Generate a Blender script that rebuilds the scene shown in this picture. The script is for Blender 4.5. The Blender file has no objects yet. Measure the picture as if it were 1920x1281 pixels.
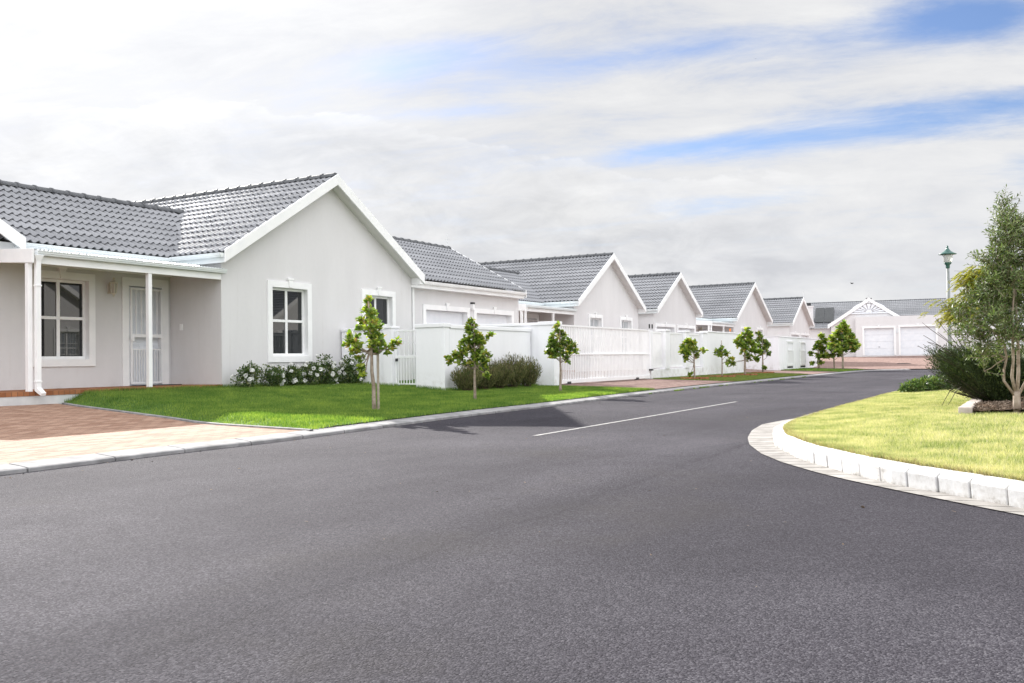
import bpy, bmesh, math, random
import numpy as np
from mathutils import Vector, Matrix
R = math.radians
PI = math.pi
S = bpy.context.scene
COL = S.collection
rng = np.random.default_rng(7)
random.seed(7)

# ------------------------------------------------------------------ camera
# world frame: x runs along the street (away), y from the street into the house plots, z up
cam = bpy.data.cameras.new('camera')
cam.lens = 36.0 * 1750 / 1920
cam.sensor_width = 36.0
cam.clip_start = 0.05
cam.clip_end = 3000
camo = bpy.data.objects.new('camera', cam)
COL.objects.link(camo)
RV = Vector((0.4953318, -0.8685732, -0.0150671)).normalized()
UV = Vector((-0.0106210, -0.0233982, 0.9996698)).normalized()
FV = Vector((0.8686389, 0.4950083, 0.0208150)).normalized()
CP = Vector((-14.356, -15.373, 0.87))
camo.matrix_world = Matrix((
    (RV.x, UV.x, -FV.x, CP.x), (RV.y, UV.y, -FV.y, CP.y), (RV.z, UV.z, -FV.z, CP.z), (0, 0, 0, 1)))
S.camera = camo
S.render.resolution_x = 1024
S.render.resolution_y = 683

# ------------------------------------------------------------------ light
SUN = Vector((0.517, 0.748, 0.42)).normalized()
SUN_EL = math.asin(SUN.z)
SUN_AZ = math.atan2(SUN.x, SUN.y)
EXPO = 1.6
S.view_settings.view_transform = 'Standard'
S.view_settings.look = 'None'
S.view_settings.exposure = EXPO
S.view_settings.gamma = 1.0
S.view_settings.use_curve_mapping = False
S.render.engine = 'CYCLES'
S.cycles.use_denoising = True
S.cycles.max_bounces = 8
S.cycles.diffuse_bounces = 4
S.cycles.glossy_bounces = 3
S.cycles.transparent_max_bounces = 8
S.cycles.sample_clamp_indirect = 6
sl = bpy.data.lights.new('sun', 'SUN')
sl.energy = 3.4
sl.angle = R(0.6)
sl.color = (1.0, 0.96, 0.90)
so = bpy.data.objects.new('sun', sl)
so.rotation_euler = SUN.to_track_quat('Z', 'Y').to_euler()
so.location = (10, 30, 40)
COL.objects.link(so)


class NT:
    """small helper to write node trees"""
    def __init__(s, tree):
        s.t = tree
        s.n = tree.nodes
        s.l = tree.links

    def node(s, typ, **kw):
        n = s.n.new(typ)
        for k, v in kw.items():
            if k.startswith('i_'):
                key = k[2:]
                n.inputs[int(key) if key.isdigit() else key.replace('_', ' ')].default_value = v
            else:
                setattr(n, k, v)
        return n

    def link(s, a, b):
        s.l.new(a, b)

    def set(s, sock, v):
        if hasattr(v, 'is_linked'):
            s.l.new(v, sock)
        else:
            sock.default_value = v

    def math(s, op, a, b=0.0, c=None, clamp=False):
        n = s.n.new('ShaderNodeMath')
        n.operation = op
        n.use_clamp = clamp
        s.set(n.inputs[0], a)
        s.set(n.inputs[1], b)
        if c is not None:
            s.set(n.inputs[2], c)
        return n.outputs[0]

    def mix(s, f, a, b, blend='MIX'):
        n = s.n.new('ShaderNodeMix')
        n.data_type = 'RGBA'
        n.blend_type = blend
        s.set(n.inputs[0], f)
        s.set(n.inputs[6], a)
        s.set(n.inputs[7], b)
        return n.outputs[2]

    def ramp(s, f, stops, interp='LINEAR'):
        n = s.n.new('ShaderNodeValToRGB')
        cr = n.color_ramp
        cr.interpolation = interp
        while len(cr.elements) < len(stops):
            cr.elements.new(0.5)
        for e, (p, c) in zip(cr.elements, stops):
            e.position = p
            e.color = c if len(c) == 4 else (*c, 1)
        s.set(n.inputs[0], f)
        return n.outputs[0]

    def noise(s, vec, scale, detail=4, rough=0.55, dist=0.0):
        n = s.n.new('ShaderNodeTexNoise')
        if vec is not None:
            s.l.new(vec, n.inputs['Vector'])
        n.inputs['Scale'].default_value = scale
        n.inputs['Detail'].default_value = detail
        n.inputs['Roughness'].default_value = rough
        n.inputs['Distortion'].default_value = dist
        return n.outputs[0]

    def maprange(s, v, a, b, c, d, smooth=False):
        n = s.n.new('ShaderNodeMapRange')
        n.interpolation_type = 'SMOOTHSTEP' if smooth else 'LINEAR'
        s.set(n.inputs[0], v)
        for i, x in enumerate((a, b, c, d)):
            n.inputs[1 + i].default_value = x
        return n.outputs[0]


def grey(v):
    return (v, v, v, 1)


# ------------------------------------------------------------------ sky
W = bpy.data.worlds.new('World')
S.world = W
W.use_nodes = True
wt = NT(W.node_tree)
wt.n.clear()
sky = wt.node('ShaderNodeTexSky', sky_type='NISHITA')
sky.sun_disc = False
sky.sun_elevation = SUN_EL
sky.sun_rotation = SUN_AZ
sky.air_density = 1.0
sky.dust_density = 0.6
sky.ozone_density = 2.0
bg = wt.node('ShaderNodeBackground')
out = wt.node('ShaderNodeOutputWorld')
tc = wt.node('ShaderNodeTexCoord')
dirv = tc.outputs['Generated']


def wdot(v):
    n = wt.node('ShaderNodeVectorMath', operation='DOT_PRODUCT')
    wt.link(dirv, n.inputs[0])
    n.inputs[1].default_value = v
    return n.outputs['Value']


dz = wdot((0, 0, 1))
fh = Vector((FV.x, FV.y, 0)).normalized()
rh = Vector((RV.x, RV.y, 0)).normalized()
dr, df = wdot(rh), wdot(fh)
den = wt.math('ADD', wt.math('MAXIMUM', dz, 0.0), 0.13)
pu = wt.math('DIVIDE', dr, den)                # cloud layer seen from below
pv = wt.math('DIVIDE', df, den)
cu = wt.math('ADD', wt.math('MULTIPLY', pu, 0.50), wt.math('MULTIPLY', pv, -0.14))
cv = wt.math('ADD', wt.math('MULTIPLY', pv, 1.0), wt.math('MULTIPLY', pu, 0.30))
comb = wt.node('ShaderNodeCombineXYZ')
wt.link(cu, comb.inputs[0]); wt.link(cv, comb.inputs[1])
comb.inputs[2].default_value = 4.1
pc = comb.outputs[0]
n1 = wt.noise(pc, 0.95, 12, 0.62, 0.4)
n2 = wt.noise(pc, 3.4, 11, 0.68, 0.35)
# lower clouds are heaps rather than streaks
comb2 = wt.node('ShaderNodeCombineXYZ')
wt.link(dr, comb2.inputs[0]); wt.link(df, comb2.inputs[1]); wt.link(wt.math('MULTIPLY', dz, 2.2), comb2.inputs[2])
n3 = wt.noise(comb2.outputs[0], 5.0, 10, 0.60, 0.5)
n4 = wt.noise(comb2.outputs[0], 13.0, 9, 0.65, 0.5)
ta = wt.math('DIVIDE', dr, wt.math('MAXIMUM', df, 0.05))
te_ = wt.math('DIVIDE', dz, wt.math('MAXIMUM', df, 0.05))


def rift(a0, e0, ra, re_, slant, amount):
    """a clear rift between the clouds around one compass direction and height"""
    x = wt.math('DIVIDE', wt.math('SUBTRACT', ta, a0), ra)
    y = wt.math('DIVIDE', wt.math('SUBTRACT', wt.math('SUBTRACT', te_, e0), wt.math('MULTIPLY', wt.math('SUBTRACT', ta, a0), slant)), re_)
    q = wt.math('ADD', wt.math('MULTIPLY', x, x), wt.math('MULTIPLY', y, y))
    g_ = wt.math('POWER', 2.718, wt.math('MULTIPLY', q, -1.0))
    return wt.math('MULTIPLY', g_, amount)


rifts = None
for args in ((-.09, .328, .09, .020, .12, .50), (.50, .365, .13, .030, .12, .72), (.20, .335, .16, .018, .10, .30), (.47, .256, .26, .022, .12, .66), (.22, .228, .12, .012, .08, .45), (.27, .170, .09, .012, .10, .42),
             (-.06, .268, .12, .010, .05, .25), (.05, .300, .10, .02, .1, .2), (.56, .20, .10, .02, .1, .3), (1.3, .3, .5, .2, .0, .5)):
    h_ = rift(*args)
    rifts = h_ if rifts is None else wt.math('ADD', rifts, h_)
cov = wt.math('ADD', wt.math('MULTIPLY', n1, 0.47), wt.math('ADD', wt.math('MULTIPLY', n2, 0.38), wt.math('MULTIPLY', n3, 0.15)))
cov = wt.math('ADD', cov, 0.17)
cov = wt.math('SUBTRACT', cov, wt.math('MULTIPLY', rifts, 0.36))
mask = wt.maprange(cov, 0.37, 0.65, 0.0, 1.0, True)
lowf = wt.maprange(te_, 0.10, 0.27, 1.0, 0.0, True)
heap = wt.math('ADD', wt.math('MULTIPLY', n3, 0.72), wt.math('MULTIPLY', n4, 0.28))
streak = wt.math('ADD', wt.math('MULTIPLY', n1, 0.5), wt.math('MULTIPLY', n2, 0.5))
mixn = wt.node('ShaderNodeMix', data_type='FLOAT')
wt.link(lowf, mixn.inputs[0]); wt.link(streak, mixn.inputs[2]); wt.link(heap, mixn.inputs[3])
grey_lo = wt.math('ADD', rift(-.24, .235, .16, .028, .0, .10), wt.math('ADD', rift(.22, .105, .20, .030, .0, .085), rift(-.30, .34, .16, .04, .1, .04)))
shv = wt.math('SUBTRACT', mixn.outputs[0], grey_lo)
shade = wt.ramp(shv, [(0.34, (0.78, 0.795, 0.835)), (0.44, (0.885, 0.895, 0.925)), (0.53, (0.965, 0.97, 0.985)), (0.62, (1.06, 1.06, 1.06))])
# unseen sky overhead and behind the camera brightened, added fill for shaded walls
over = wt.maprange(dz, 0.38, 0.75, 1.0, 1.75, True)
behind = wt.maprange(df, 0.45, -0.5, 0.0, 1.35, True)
near_sun = wt.maprange(wdot(tuple(SUN)), 0.88, 1.0, 0.0, 0.22, True)
# a heaped bank to the left and centre: lit rim on top, greyer body below
ed = wt.math('SUBTRACT', 0.284, wt.math('MULTIPLY', wt.maprange(ta, -.27, .25, 0.0, 1.0, True), 0.098))
ed = wt.math('ADD', ed, wt.math('ADD', wt.math('MULTIPLY', wt.math('SUBTRACT', n3, 0.5), 0.10), wt.math('MULTIPLY', wt.math('SUBTRACT', n4, 0.5), 0.045)))
dv = wt.math('SUBTRACT', ed, te_)
inb = wt.math('MULTIPLY', wt.maprange(dv, -.0015, .005, 0.0, 1.0, True), wt.maprange(ta, .10, .42, 1.0, 0.0, True))
inb = wt.math('MULTIPLY', inb, wt.maprange(df, 0.1, 0.4, 0.0, 1.0, True))
rim = wt.math('POWER', 2.718, wt.math('MULTIPLY', wt.math('MAXIMUM', dv, 0.0), -42.0))
body = wt.math('ADD', wt.math('ADD', 0.95, wt.math('MULTIPLY', rim, 0.13)), wt.math('MULTIPLY', wt.math('SUBTRACT', n4, 0.5), 0.35))
bankf = wt.math('ADD', wt.math('MULTIPLY', inb, wt.math('SUBTRACT', body, 0.985)), 0.985)
cov_bank = wt.math('MULTIPLY', inb, 0.10)
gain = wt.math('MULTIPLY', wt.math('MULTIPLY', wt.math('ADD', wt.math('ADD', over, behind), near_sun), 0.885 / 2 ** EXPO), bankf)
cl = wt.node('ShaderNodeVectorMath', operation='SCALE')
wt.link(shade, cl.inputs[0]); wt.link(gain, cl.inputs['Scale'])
skys = wt.node('ShaderNodeVectorMath', operation='MULTIPLY')
wt.link(sky.outputs[0], skys.inputs[0]); skys.inputs[1].default_value = (0.034, 0.0365, 0.045)
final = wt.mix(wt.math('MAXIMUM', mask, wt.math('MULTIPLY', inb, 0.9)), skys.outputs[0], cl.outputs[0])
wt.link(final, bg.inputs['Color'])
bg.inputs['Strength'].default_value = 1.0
wt.link(bg.outputs[0], out.inputs['Surface'])

# ------------------------------------------------------------------ materials
MATS = {}


def new_mat(name, base=(0.5, 0.5, 0.5), rough=0.6, spec=0.5, metal=0.0):
    m = bpy.data.materials.new(name)
    m.use_nodes = True
    t = NT(m.node_tree)
    b = t.n['Principled BSDF']
    b.inputs['Base Color'].default_value = (*base[:3], 1)
    b.inputs['Roughness'].default_value = rough
    b.inputs['Specular IOR Level'].default_value = spec
    b.inputs['Metallic'].default_value = metal
    MATS[name] = m
    return m, t, b


def objco(t):
    return t.node('ShaderNodeTexCoord').outputs['Object']


def geopos(t):
    return t.node('ShaderNodeNewGeometry').outputs['Position']


def bump(t, b, h, strength=0.3, dist=0.01):
    n = t.node('ShaderNodeBump')
    n.inputs['Strength'].default_value = strength
    n.inputs['Distance'].default_value = dist
    t.link(h, n.inputs['Height'])
    t.link(n.outputs[0], b.inputs['Normal'])


def mottled(name, c0, c1, scale, rough=0.6, spec=0.5, bstr=0.0, bscale=60, bdist=0.01, detail=5, lo=0.35, hi=0.65):
    m, t, b = new_mat(name, c0, rough, spec)
    p = geopos(t)
    n = t.noise(p, scale, detail)
    t.link(t.ramp(n, [(lo, c0), (hi, c1)]), b.inputs['Base Color'])
    if bstr:
        bump(t, b, t.noise(p, bscale, 4, 0.6), bstr, bdist)
    return m, t, b


def plaster(name, c0, c1):
    m, t, b = new_mat(name, c0, 0.85, 0.25)
    p = geopos(t)
    mp = t.node('ShaderNodeMapping')
    mp.inputs['Scale'].default_value = (1.6, 1.6, 0.35)
    t.link(p, mp.inputs['Vector'])
    n = t.noise(mp.outputs[0], 1.1, 6, 0.6)
    n2 = t.noise(p, 9.0, 4, 0.6)
    f = t.math('ADD', t.math('MULTIPLY', n, 0.75), t.math('MULTIPLY', n2, 0.25))
    c = t.ramp(f, [(0.33, c0), (0.66, c1)])
    sz = t.node('ShaderNodeSeparateXYZ'); t.link(p, sz.inputs[0])
    nz = t.noise(p, 4.5, 6, 0.7)
    dirt = t.math('MULTIPLY', t.maprange(sz.outputs[2], 0.25, 0.75, 0.42, 0.0, True), t.maprange(nz, 0.42, 0.68, 0.0, 1.0, True))
    mp2 = t.node('ShaderNodeMapping'); mp2.inputs['Scale'].default_value = (7, 7, 0.25)
    t.link(p, mp2.inputs['Vector'])
    run = t.math('MULTIPLY', t.maprange(t.noise(mp2.outputs[0], 1.0, 5, 0.6), 0.58, 0.75, 0.0, 0.16, True), t.maprange(nz, 0.4, 0.6, 0.0, 1.0, True))
    c = t.mix(t.math('MAXIMUM', dirt, run), c, (0.40, 0.36, 0.32, 1))
    t.link(c, b.inputs['Base Color'])
    bump(t, b, t.noise(p, 55, 5, 0.65), 0.22, 0.012)
    return m


plaster('plaster', (0.635, 0.625, 0.635, 1), (0.685, 0.675, 0.685, 1))
plaster('wall_white', (0.80, 0.80, 0.83, 1), (0.85, 0.85, 0.88, 1))
mottled('white_paint', (0.80, 0.805, 0.815, 1), (0.86, 0.86, 0.865, 1), 3.0, 0.45, 0.4)
mottled('gutter_white', (0.70, 0.745, 0.77, 1), (0.76, 0.795, 0.81, 1), 2.0, 0.35, 0.5)
mottled('gate_white', (0.80, 0.805, 0.82, 1), (0.84, 0.845, 0.85, 1), 5.0, 0.35, 0.5)
mottled('door_white', (0.72, 0.75, 0.80, 1), (0.78, 0.80, 0.84, 1), 4.0, 0.4, 0.4)
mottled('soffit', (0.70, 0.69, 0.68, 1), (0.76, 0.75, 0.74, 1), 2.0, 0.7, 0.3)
new_mat('dark_gap', (0.02, 0.02, 0.02), 0.9, 0.1)
new_mat('dark_metal', (0.03, 0.03, 0.032), 0.5, 0.4)
mottled('plaque_grey', (0.60, 0.62, 0.64, 1), (0.66, 0.68, 0.69, 1), 2.0, 0.6, 0.3)  # even pale grey for the house plaque
m, t, b = new_mat('glass', (0.012, 0.014, 0.016), 0.015, 0.6)
m, t, b = new_mat('blind_glass', (0.30, 0.33, 0.36), 0.05, 0.6)

# roof tiles
m, t, b = new_mat('roof_tile', (0.2, 0.2, 0.21), 0.62, 0.35)
p = geopos(t)
n = t.noise(p, 0.7, 5, 0.6)
n2 = t.noise(p, 14.0, 3, 0.6)
rnd = t.node('ShaderNodeNewGeometry').outputs['Random Per Island']
f = t.math('ADD', t.math('MULTIPLY', n, 0.5), t.math('ADD', t.math('MULTIPLY', n2, 0.3), t.math('MULTIPLY', rnd, 0.2)))
t.link(t.ramp(f, [(0.28, (0.19, 0.195, 0.21)), (0.72, (0.33, 0.335, 0.355))]), b.inputs['Base Color'])
bump(t, b, t.noise(p, 90, 3, 0.6), 0.15, 0.004)
m, t, b = new_mat('ridge_tile', (0.13, 0.135, 0.145), 0.6, 0.4)
p = geopos(t)
t.link(t.ramp(t.noise(p, 6, 4), [(0.3, (0.07, 0.073, 0.08)), (0.7, (0.13, 0.135, 0.145))]), b.inputs['Base Color'])
mottled('solar_black', (0.015, 0.018, 0.02, 1), (0.03, 0.033, 0.036, 1), 3.0, 0.25, 0.5)

# brick paving
def paving(name, c1, c2, mortar, rot=0.0, bw=0.2, bh=0.1, bstr=0.35):
    m, t, b = new_mat(name, c1, 0.9, 0.12)
    p = geopos(t)
    mp = t.node('ShaderNodeMapping')
    mp.inputs['Rotation'].default_value = (0, 0, rot)
    t.link(p, mp.inputs['Vector'])
    br = t.node('ShaderNodeTexBrick')
    t.link(mp.outputs[0], br.inputs['Vector'])
    br.inputs['Color1'].default_value = grey(0.0)
    br.inputs['Color2'].default_value = grey(1.0)
    br.inputs['Mortar'].default_value = grey(0.5)
    br.inputs['Scale'].default_value = 1.0
    br.inputs['Mortar Size'].default_value = 0.007
    br.inputs['Mortar Smooth'].default_value = 0.3
    br.inputs['Brick Width'].default_value = bw
    br.inputs['Row Height'].default_value = bh
    n = t.noise(p, 1.3, 5, 0.65)
    n2 = t.noise(p, 26, 3, 0.6)
    f = t.math('ADD', t.math('MULTIPLY', br.outputs['Color'], 0.38), t.math('ADD', t.math('MULTIPLY', n, 0.42), t.math('MULTIPLY', n2, 0.2)))
    c = t.ramp(f, [(0.22, c1), (0.5, tuple((x + y) / 2 for x, y in zip(c1, c2))), (0.8, c2)])
    c = t.mix(br.outputs['Fac'], c, (*mortar, 1))
    t.link(c, b.inputs['Base Color'])
    h = t.math('SUBTRACT', t.math('MULTIPLY', n2, 0.3), br.outputs['Fac'])
    bump(t, b, h, bstr, 0.006)
    return m


paving('brick_paving', (0.21, 0.115, 0.08), (0.41, 0.275, 0.205), (0.12, 0.08, 0.062), 0.0, 0.22, 0.11)
paving('pink_paving', (0.17, 0.105, 0.088), (0.30, 0.21, 0.185), (0.14, 0.10, 0.09), 0.0, 0.22, 0.11)
paving('porch_brick', (0.20, 0.075, 0.035), (0.42, 0.20, 0.10), (0.16, 0.08, 0.05), 0.0, 0.11, 0.22)

# asphalt
m, t, b = new_mat('asphalt', (0.1, 0.1, 0.1), 0.92, 0.12)
p = geopos(t)
big = t.noise(p, 0.22, 5, 0.6, 0.4)
mid = t.noise(p, 1.6, 4, 0.6)
fine = t.noise(p, 130, 3, 0.75)
vor = t.node('ShaderNodeTexVoronoi')
t.link(p, vor.inputs['Vector'])
vor.inputs['Scale'].default_value = 140
spk = t.node('ShaderNodeSeparateColor')
t.link(vor.outputs['Color'], spk.inputs[0])
mp = t.node('ShaderNodeMapping')
mp.inputs['Scale'].default_value = (0.05, 0.9, 1)
t.link(p, mp.inputs['Vector'])
lanes = t.noise(mp.outputs[0], 1.2, 3, 0.5)
f = t.math('ADD', t.math('MULTIPLY', big, 0.33), t.math('MULTIPLY', mid, 0.10))
f = t.math('ADD', f, t.math('MULTIPLY', lanes, 0.14))
f = t.math('ADD', f, t.math('MULTIPLY', fine, 0.16))
f = t.math('ADD', f, t.math('MULTIPLY', spk.outputs[0], 0.28))
c = t.ramp(f, [(0.26, (0.014, 0.013, 0.0175)), (0.44, (0.033, 0.0305, 0.039)), (0.58, (0.060, 0.056, 0.068)), (0.70, (0.112, 0.107, 0.122)), (0.80, (0.22, 0.21, 0.21))])
# pale brownish dusting in patches
dust = t.maprange(t.noise(p, 0.5, 6, 0.7), 0.52, 0.75, 0.0, 0.35, True)
c = t.mix(dust, c, (0.050, 0.045, 0.042, 1))
# laying joint along the street, lighter worn strip and darker older surface at the junction
sp_ = t.node('ShaderNodeSeparateXYZ'); t.link(p, sp_.inputs[0])
wob = t.math('MULTIPLY', t.math('SUBTRACT', t.noise(p, 0.7, 5, 0.7), 0.5), 0.5)
yy = t.math('ADD', sp_.outputs[1], wob)
seam = t.maprange(t.math('ABSOLUTE', t.math('ADD', t.math('SUBTRACT', yy, t.math('MULTIPLY', sp_.outputs[0], 0.03)), 12.6)), 0.0, 0.09, 0.55, 0.0, True)
seam2 = t.maprange(t.math('ABSOLUTE', t.math('ADD', yy, 9.05)), 0.0, 0.05, 0.25, 0.0, True)
older = t.maprange(t.math('ADD', yy, 12.6), -0.2, 0.3, 0.30, 0.0, True)
c = t.mix(t.math('MAXIMUM', t.math('MAXIMUM', seam, seam2), older), c, t.mix(1.0, c, (0.52, 0.52, 0.55, 1), 'MULTIPLY'))
oil = t.maprange(t.noise(p, 1.1, 4, 0.65), 0.66, 0.74, 0.0, 0.35, True)
c = t.mix(oil, c, (0.02, 0.019, 0.021, 1))
t.link(c, b.inputs['Base Color'])
h = t.math('ADD', t.math('MULTIPLY', vor.outputs['Distance'], -0.8), t.math('MULTIPLY', fine, 0.7))
bump(t, b, h, 0.8, 0.009)

mottled('kerb_concrete', (0.20, 0.197, 0.20, 1), (0.32, 0.315, 0.32, 1), 5, 0.9, 0.12, 0.3, 70, 0.006)
# white painted kerb with scuffs near the ground
m, t, b = new_mat('kerb_paint', (0.75, 0.75, 0.74), 0.7, 0.3)
p = geopos(t)
n = t.noise(p, 7, 6, 0.7)
n2 = t.noise(p, 30, 4, 0.7)
sep = t.node('ShaderNodeSeparateXYZ'); t.link(p, sep.inputs[0])
low = t.maprange(sep.outputs[2], 0.0, 0.05, 0.22, 0.0)
f = t.math('ADD', t.math('ADD', t.math('MULTIPLY', n, 0.6), t.math('MULTIPLY', n2, 0.4)), low)
t.link(t.ramp(f, [(0.45, (0.66, 0.66, 0.66)), (0.60, (0.53, 0.52, 0.505)), (0.74, (0.19, 0.17, 0.14))]), b.inputs['Base Color'])
bump(t, b, n2, 0.25, 0.006)
mottled('gutter_strip', (0.21, 0.197, 0.185, 1), (0.33, 0.315, 0.30, 1), 4, 0.85, 0.2, 0.3, 50, 0.006)
mottled('road_paint', (0.17, 0.168, 0.17, 1), (0.36, 0.355, 0.35, 1), 14, 0.8, 0.2, 0.2, 90, 0.003)
mottled('joint_dark', (0.05, 0.048, 0.045, 1), (0.09, 0.085, 0.08, 1), 9, 0.9, 0.1)
mottled('plinth', (0.50, 0.51, 0.52, 1), (0.62, 0.63, 0.63, 1), 3, 0.85, 0.2, 0.25, 60, 0.006)


def turf(name, stops, scale=2.2):
    m, t, b = new_mat(name, stops[0][1], 0.9, 0.15)
    p = geopos(t)
    f = t.math('ADD', t.math('MULTIPLY', t.noise(p, scale, 5, 0.65), 0.55), t.math('MULTIPLY', t.noise(p, 38, 3, 0.7), 0.45))
    t.link(t.ramp(f, stops), b.inputs['Base Color'])
    bump(t, b, t.noise(p, 60, 3, 0.7), 0.6, 0.03)
    return m


turf('turf_green', [(0.3, (0.040, 0.085, 0.016)), (0.5, (0.075, 0.145, 0.028)), (0.7, (0.11, 0.175, 0.04))])
turf('turf_dry', [(0.3, (0.12, 0.14, 0.05)), (0.5, (0.23, 0.23, 0.10)), (0.7, (0.36, 0.32, 0.18))])
turf('turf_verge', [(0.3, (0.06, 0.10, 0.02)), (0.5, (0.12, 0.165, 0.04)), (0.7, (0.20, 0.21, 0.08))])
turf('ground_far', [(0.3, (0.07, 0.10, 0.03)), (0.7, (0.13, 0.15, 0.06))], 0.2)
mottled('soil', (0.05, 0.032, 0.02, 1), (0.14, 0.09, 0.058, 1), 22, 0.95, 0.1, 0.9, 60, 0.03)
mottled('bark', (0.22, 0.17, 0.13, 1), (0.36, 0.30, 0.25, 1), 14, 0.9, 0.15, 0.6, 45, 0.008)
mottled('bark_dark', (0.10, 0.075, 0.055, 1), (0.20, 0.155, 0.12, 1), 14, 0.9, 0.15, 0.6, 45, 0.008)
mottled('stake', (0.28, 0.24, 0.19, 1), (0.42, 0.37, 0.31, 1), 14, 0.9, 0.15)
mottled('edging_stone', (0.36, 0.31, 0.28, 1), (0.52, 0.46, 0.42, 1), 9, 0.9, 0.2, 0.4, 50, 0.008)


def leafmat(name, stops, trans=0.35, rough=0.5, spec=0.35, patchy=0.28, pscale=3.0):
    """leaf colour varies from leaf to leaf; light passes through"""
    m, t, b = new_mat(name, stops[0][1], rough, spec)
    g = t.node('ShaderNodeNewGeometry')
    p = g.outputs['Position']
    pn = t.maprange(t.noise(p, pscale, 4, 0.6), 0.3, 0.7, 0.0, 1.0)
    f = t.math('ADD', t.math('MULTIPLY', g.outputs['Random Per Island'], 1.0 - patchy), t.math('MULTIPLY', pn, patchy))
    c = t.ramp(f, stops)
    t.link(c, b.inputs['Base Color'])
    tr = t.node('ShaderNodeBsdfTranslucent')
    hsv = t.mix(1.0, c, (1.0, 1.0, 0.97, 1) if 'petal' in name else (1.35, 1.45, 0.55, 1), 'MULTIPLY')
    t.link(hsv, tr.inputs['Color'])
    mx = t.node('ShaderNodeMixShader')
    mx.inputs[0].default_value = trans
    t.link(b.outputs[0], mx.inputs[1]); t.link(tr.outputs[0], mx.inputs[2])
    t.link(mx.outputs[0], t.n['Material Output'].inputs['Surface'])
    return m


leafmat('leaf_sapling', [(0.12, (0.065, 0.12, 0.025)), (0.36, (0.155, 0.25, 0.05)), (0.60, (0.29, 0.37, 0.08)), (0.80, (0.42, 0.44, 0.10)), (0.90, (0.46, 0.28, 0.10))], 0.42)
leafmat('leaf_sapling_dark', [(0.15, (0.06, 0.11, 0.025)), (0.42, (0.135, 0.215, 0.05)), (0.68, (0.24, 0.31, 0.075)), (0.88, (0.36, 0.28, 0.09))], 0.38)
leafmat('leaf_rose', [(0.2, (0.035, 0.07, 0.02)), (0.6, (0.085, 0.14, 0.042)), (0.85, (0.18, 0.19, 0.08))], 0.25)
leafmat('leaf_shrub', [(0.15, (0.045, 0.06, 0.022)), (0.5, (0.11, 0.125, 0.045)), (0.8, (0.22, 0.195, 0.095))], 0.2, 0.7)
leafmat('leaf_olive', [(0.12, (0.035, 0.06, 0.018)), (0.45, (0.085, 0.13, 0.038)), (0.72, (0.15, 0.20, 0.07)), (0.92, (0.26, 0.31, 0.16))], 0.22, 0.5, 0.35)
leafmat('leaf_feather', [(0.15, (0.14, 0.15, 0.025)), (0.5, (0.28, 0.27, 0.05)), (0.8, (0.40, 0.36, 0.08))], 0.38, 0.6)
leafmat('leaf_broom', [(0.2, (0.016, 0.030, 0.010)), (0.62, (0.036, 0.062, 0.018)), (0.90, (0.10, 0.135, 0.035))], 0.12, 0.6)
leafmat('leaf_cover', [(0.15, (0.035, 0.07, 0.02)), (0.55, (0.08, 0.14, 0.035)), (0.85, (0.15, 0.19, 0.06))], 0.28, 0.55)
leafmat('grass_green', [(0.15, (0.06, 0.125, 0.02)), (0.5, (0.135, 0.225, 0.056)), (0.85, (0.30, 0.37, 0.08))], 0.42, 0.6, 0.2, 0.45, 1.8)
leafmat('grass_dry', [(0.12, (0.13, 0.19, 0.055)), (0.36, (0.29, 0.32, 0.145)), (0.62, (0.50, 0.475, 0.30)), (0.90, (0.60, 0.54, 0.37))], 0.3, 0.65, 0.2, 0.55, 3.2)
leafmat('grass_verge', [(0.15, (0.08, 0.13, 0.03)), (0.5, (0.16, 0.21, 0.055)), (0.85, (0.27, 0.28, 0.10))], 0.3, 0.65, 0.2)
leafmat('grass_thatch', [(0.2, (0.20, 0.15, 0.08)), (0.5, (0.36, 0.30, 0.17)), (0.8, (0.26, 0.28, 0.09))], 0.25, 0.7, 0.2, 0.5, 4.0)
leafmat('petal_white', [(0.2, (0.80, 0.80, 0.79)), (0.7, (0.88, 0.88, 0.87))], 0.25, 0.6, 0.2)
leafmat('petal_pink', [(0.2, (0.70, 0.60, 0.52)), (0.7, (0.82, 0.74, 0.66))], 0.25, 0.6, 0.2)
new_mat('stem_dark', (0.05, 0.045, 0.03), 0.8, 0.2)
new_mat('stem_twig', (0.13, 0.09, 0.07), 0.85, 0.15)
new_mat('stem_green', (0.05, 0.07, 0.025), 0.8, 0.2)
mottled('lamp_green', (0.02, 0.075, 0.065, 1), (0.035, 0.11, 0.095, 1), 9, 0.4, 0.5)
mottled('lamp_pole', (0.17, 0.19, 0.19, 1), (0.26, 0.27, 0.265, 1), 6, 0.55, 0.4)
m, t, b = new_mat('lamp_glass', (0.62, 0.63, 0.63), 0.25, 0.5)
b.inputs['Transmission Weight'].default_value = 0.35
m, t, b = new_mat('lantern_glass', (0.55, 0.54, 0.48), 0.15, 0.5)
b.inputs['Transmission Weight'].default_value = 0.3
mottled('lantern_cream', (0.58, 0.55, 0.47, 1), (0.66, 0.63, 0.55, 1), 12, 0.5, 0.4)
new_mat('bird_black', (0.02, 0.02, 0.022), 0.7, 0.3)
new_mat('sign_orange', (0.75, 0.22, 0.03), 0.5, 0.4)
new_mat('alu', (0.55, 0.56, 0.57), 0.35, 0.5, 0.6)


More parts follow.
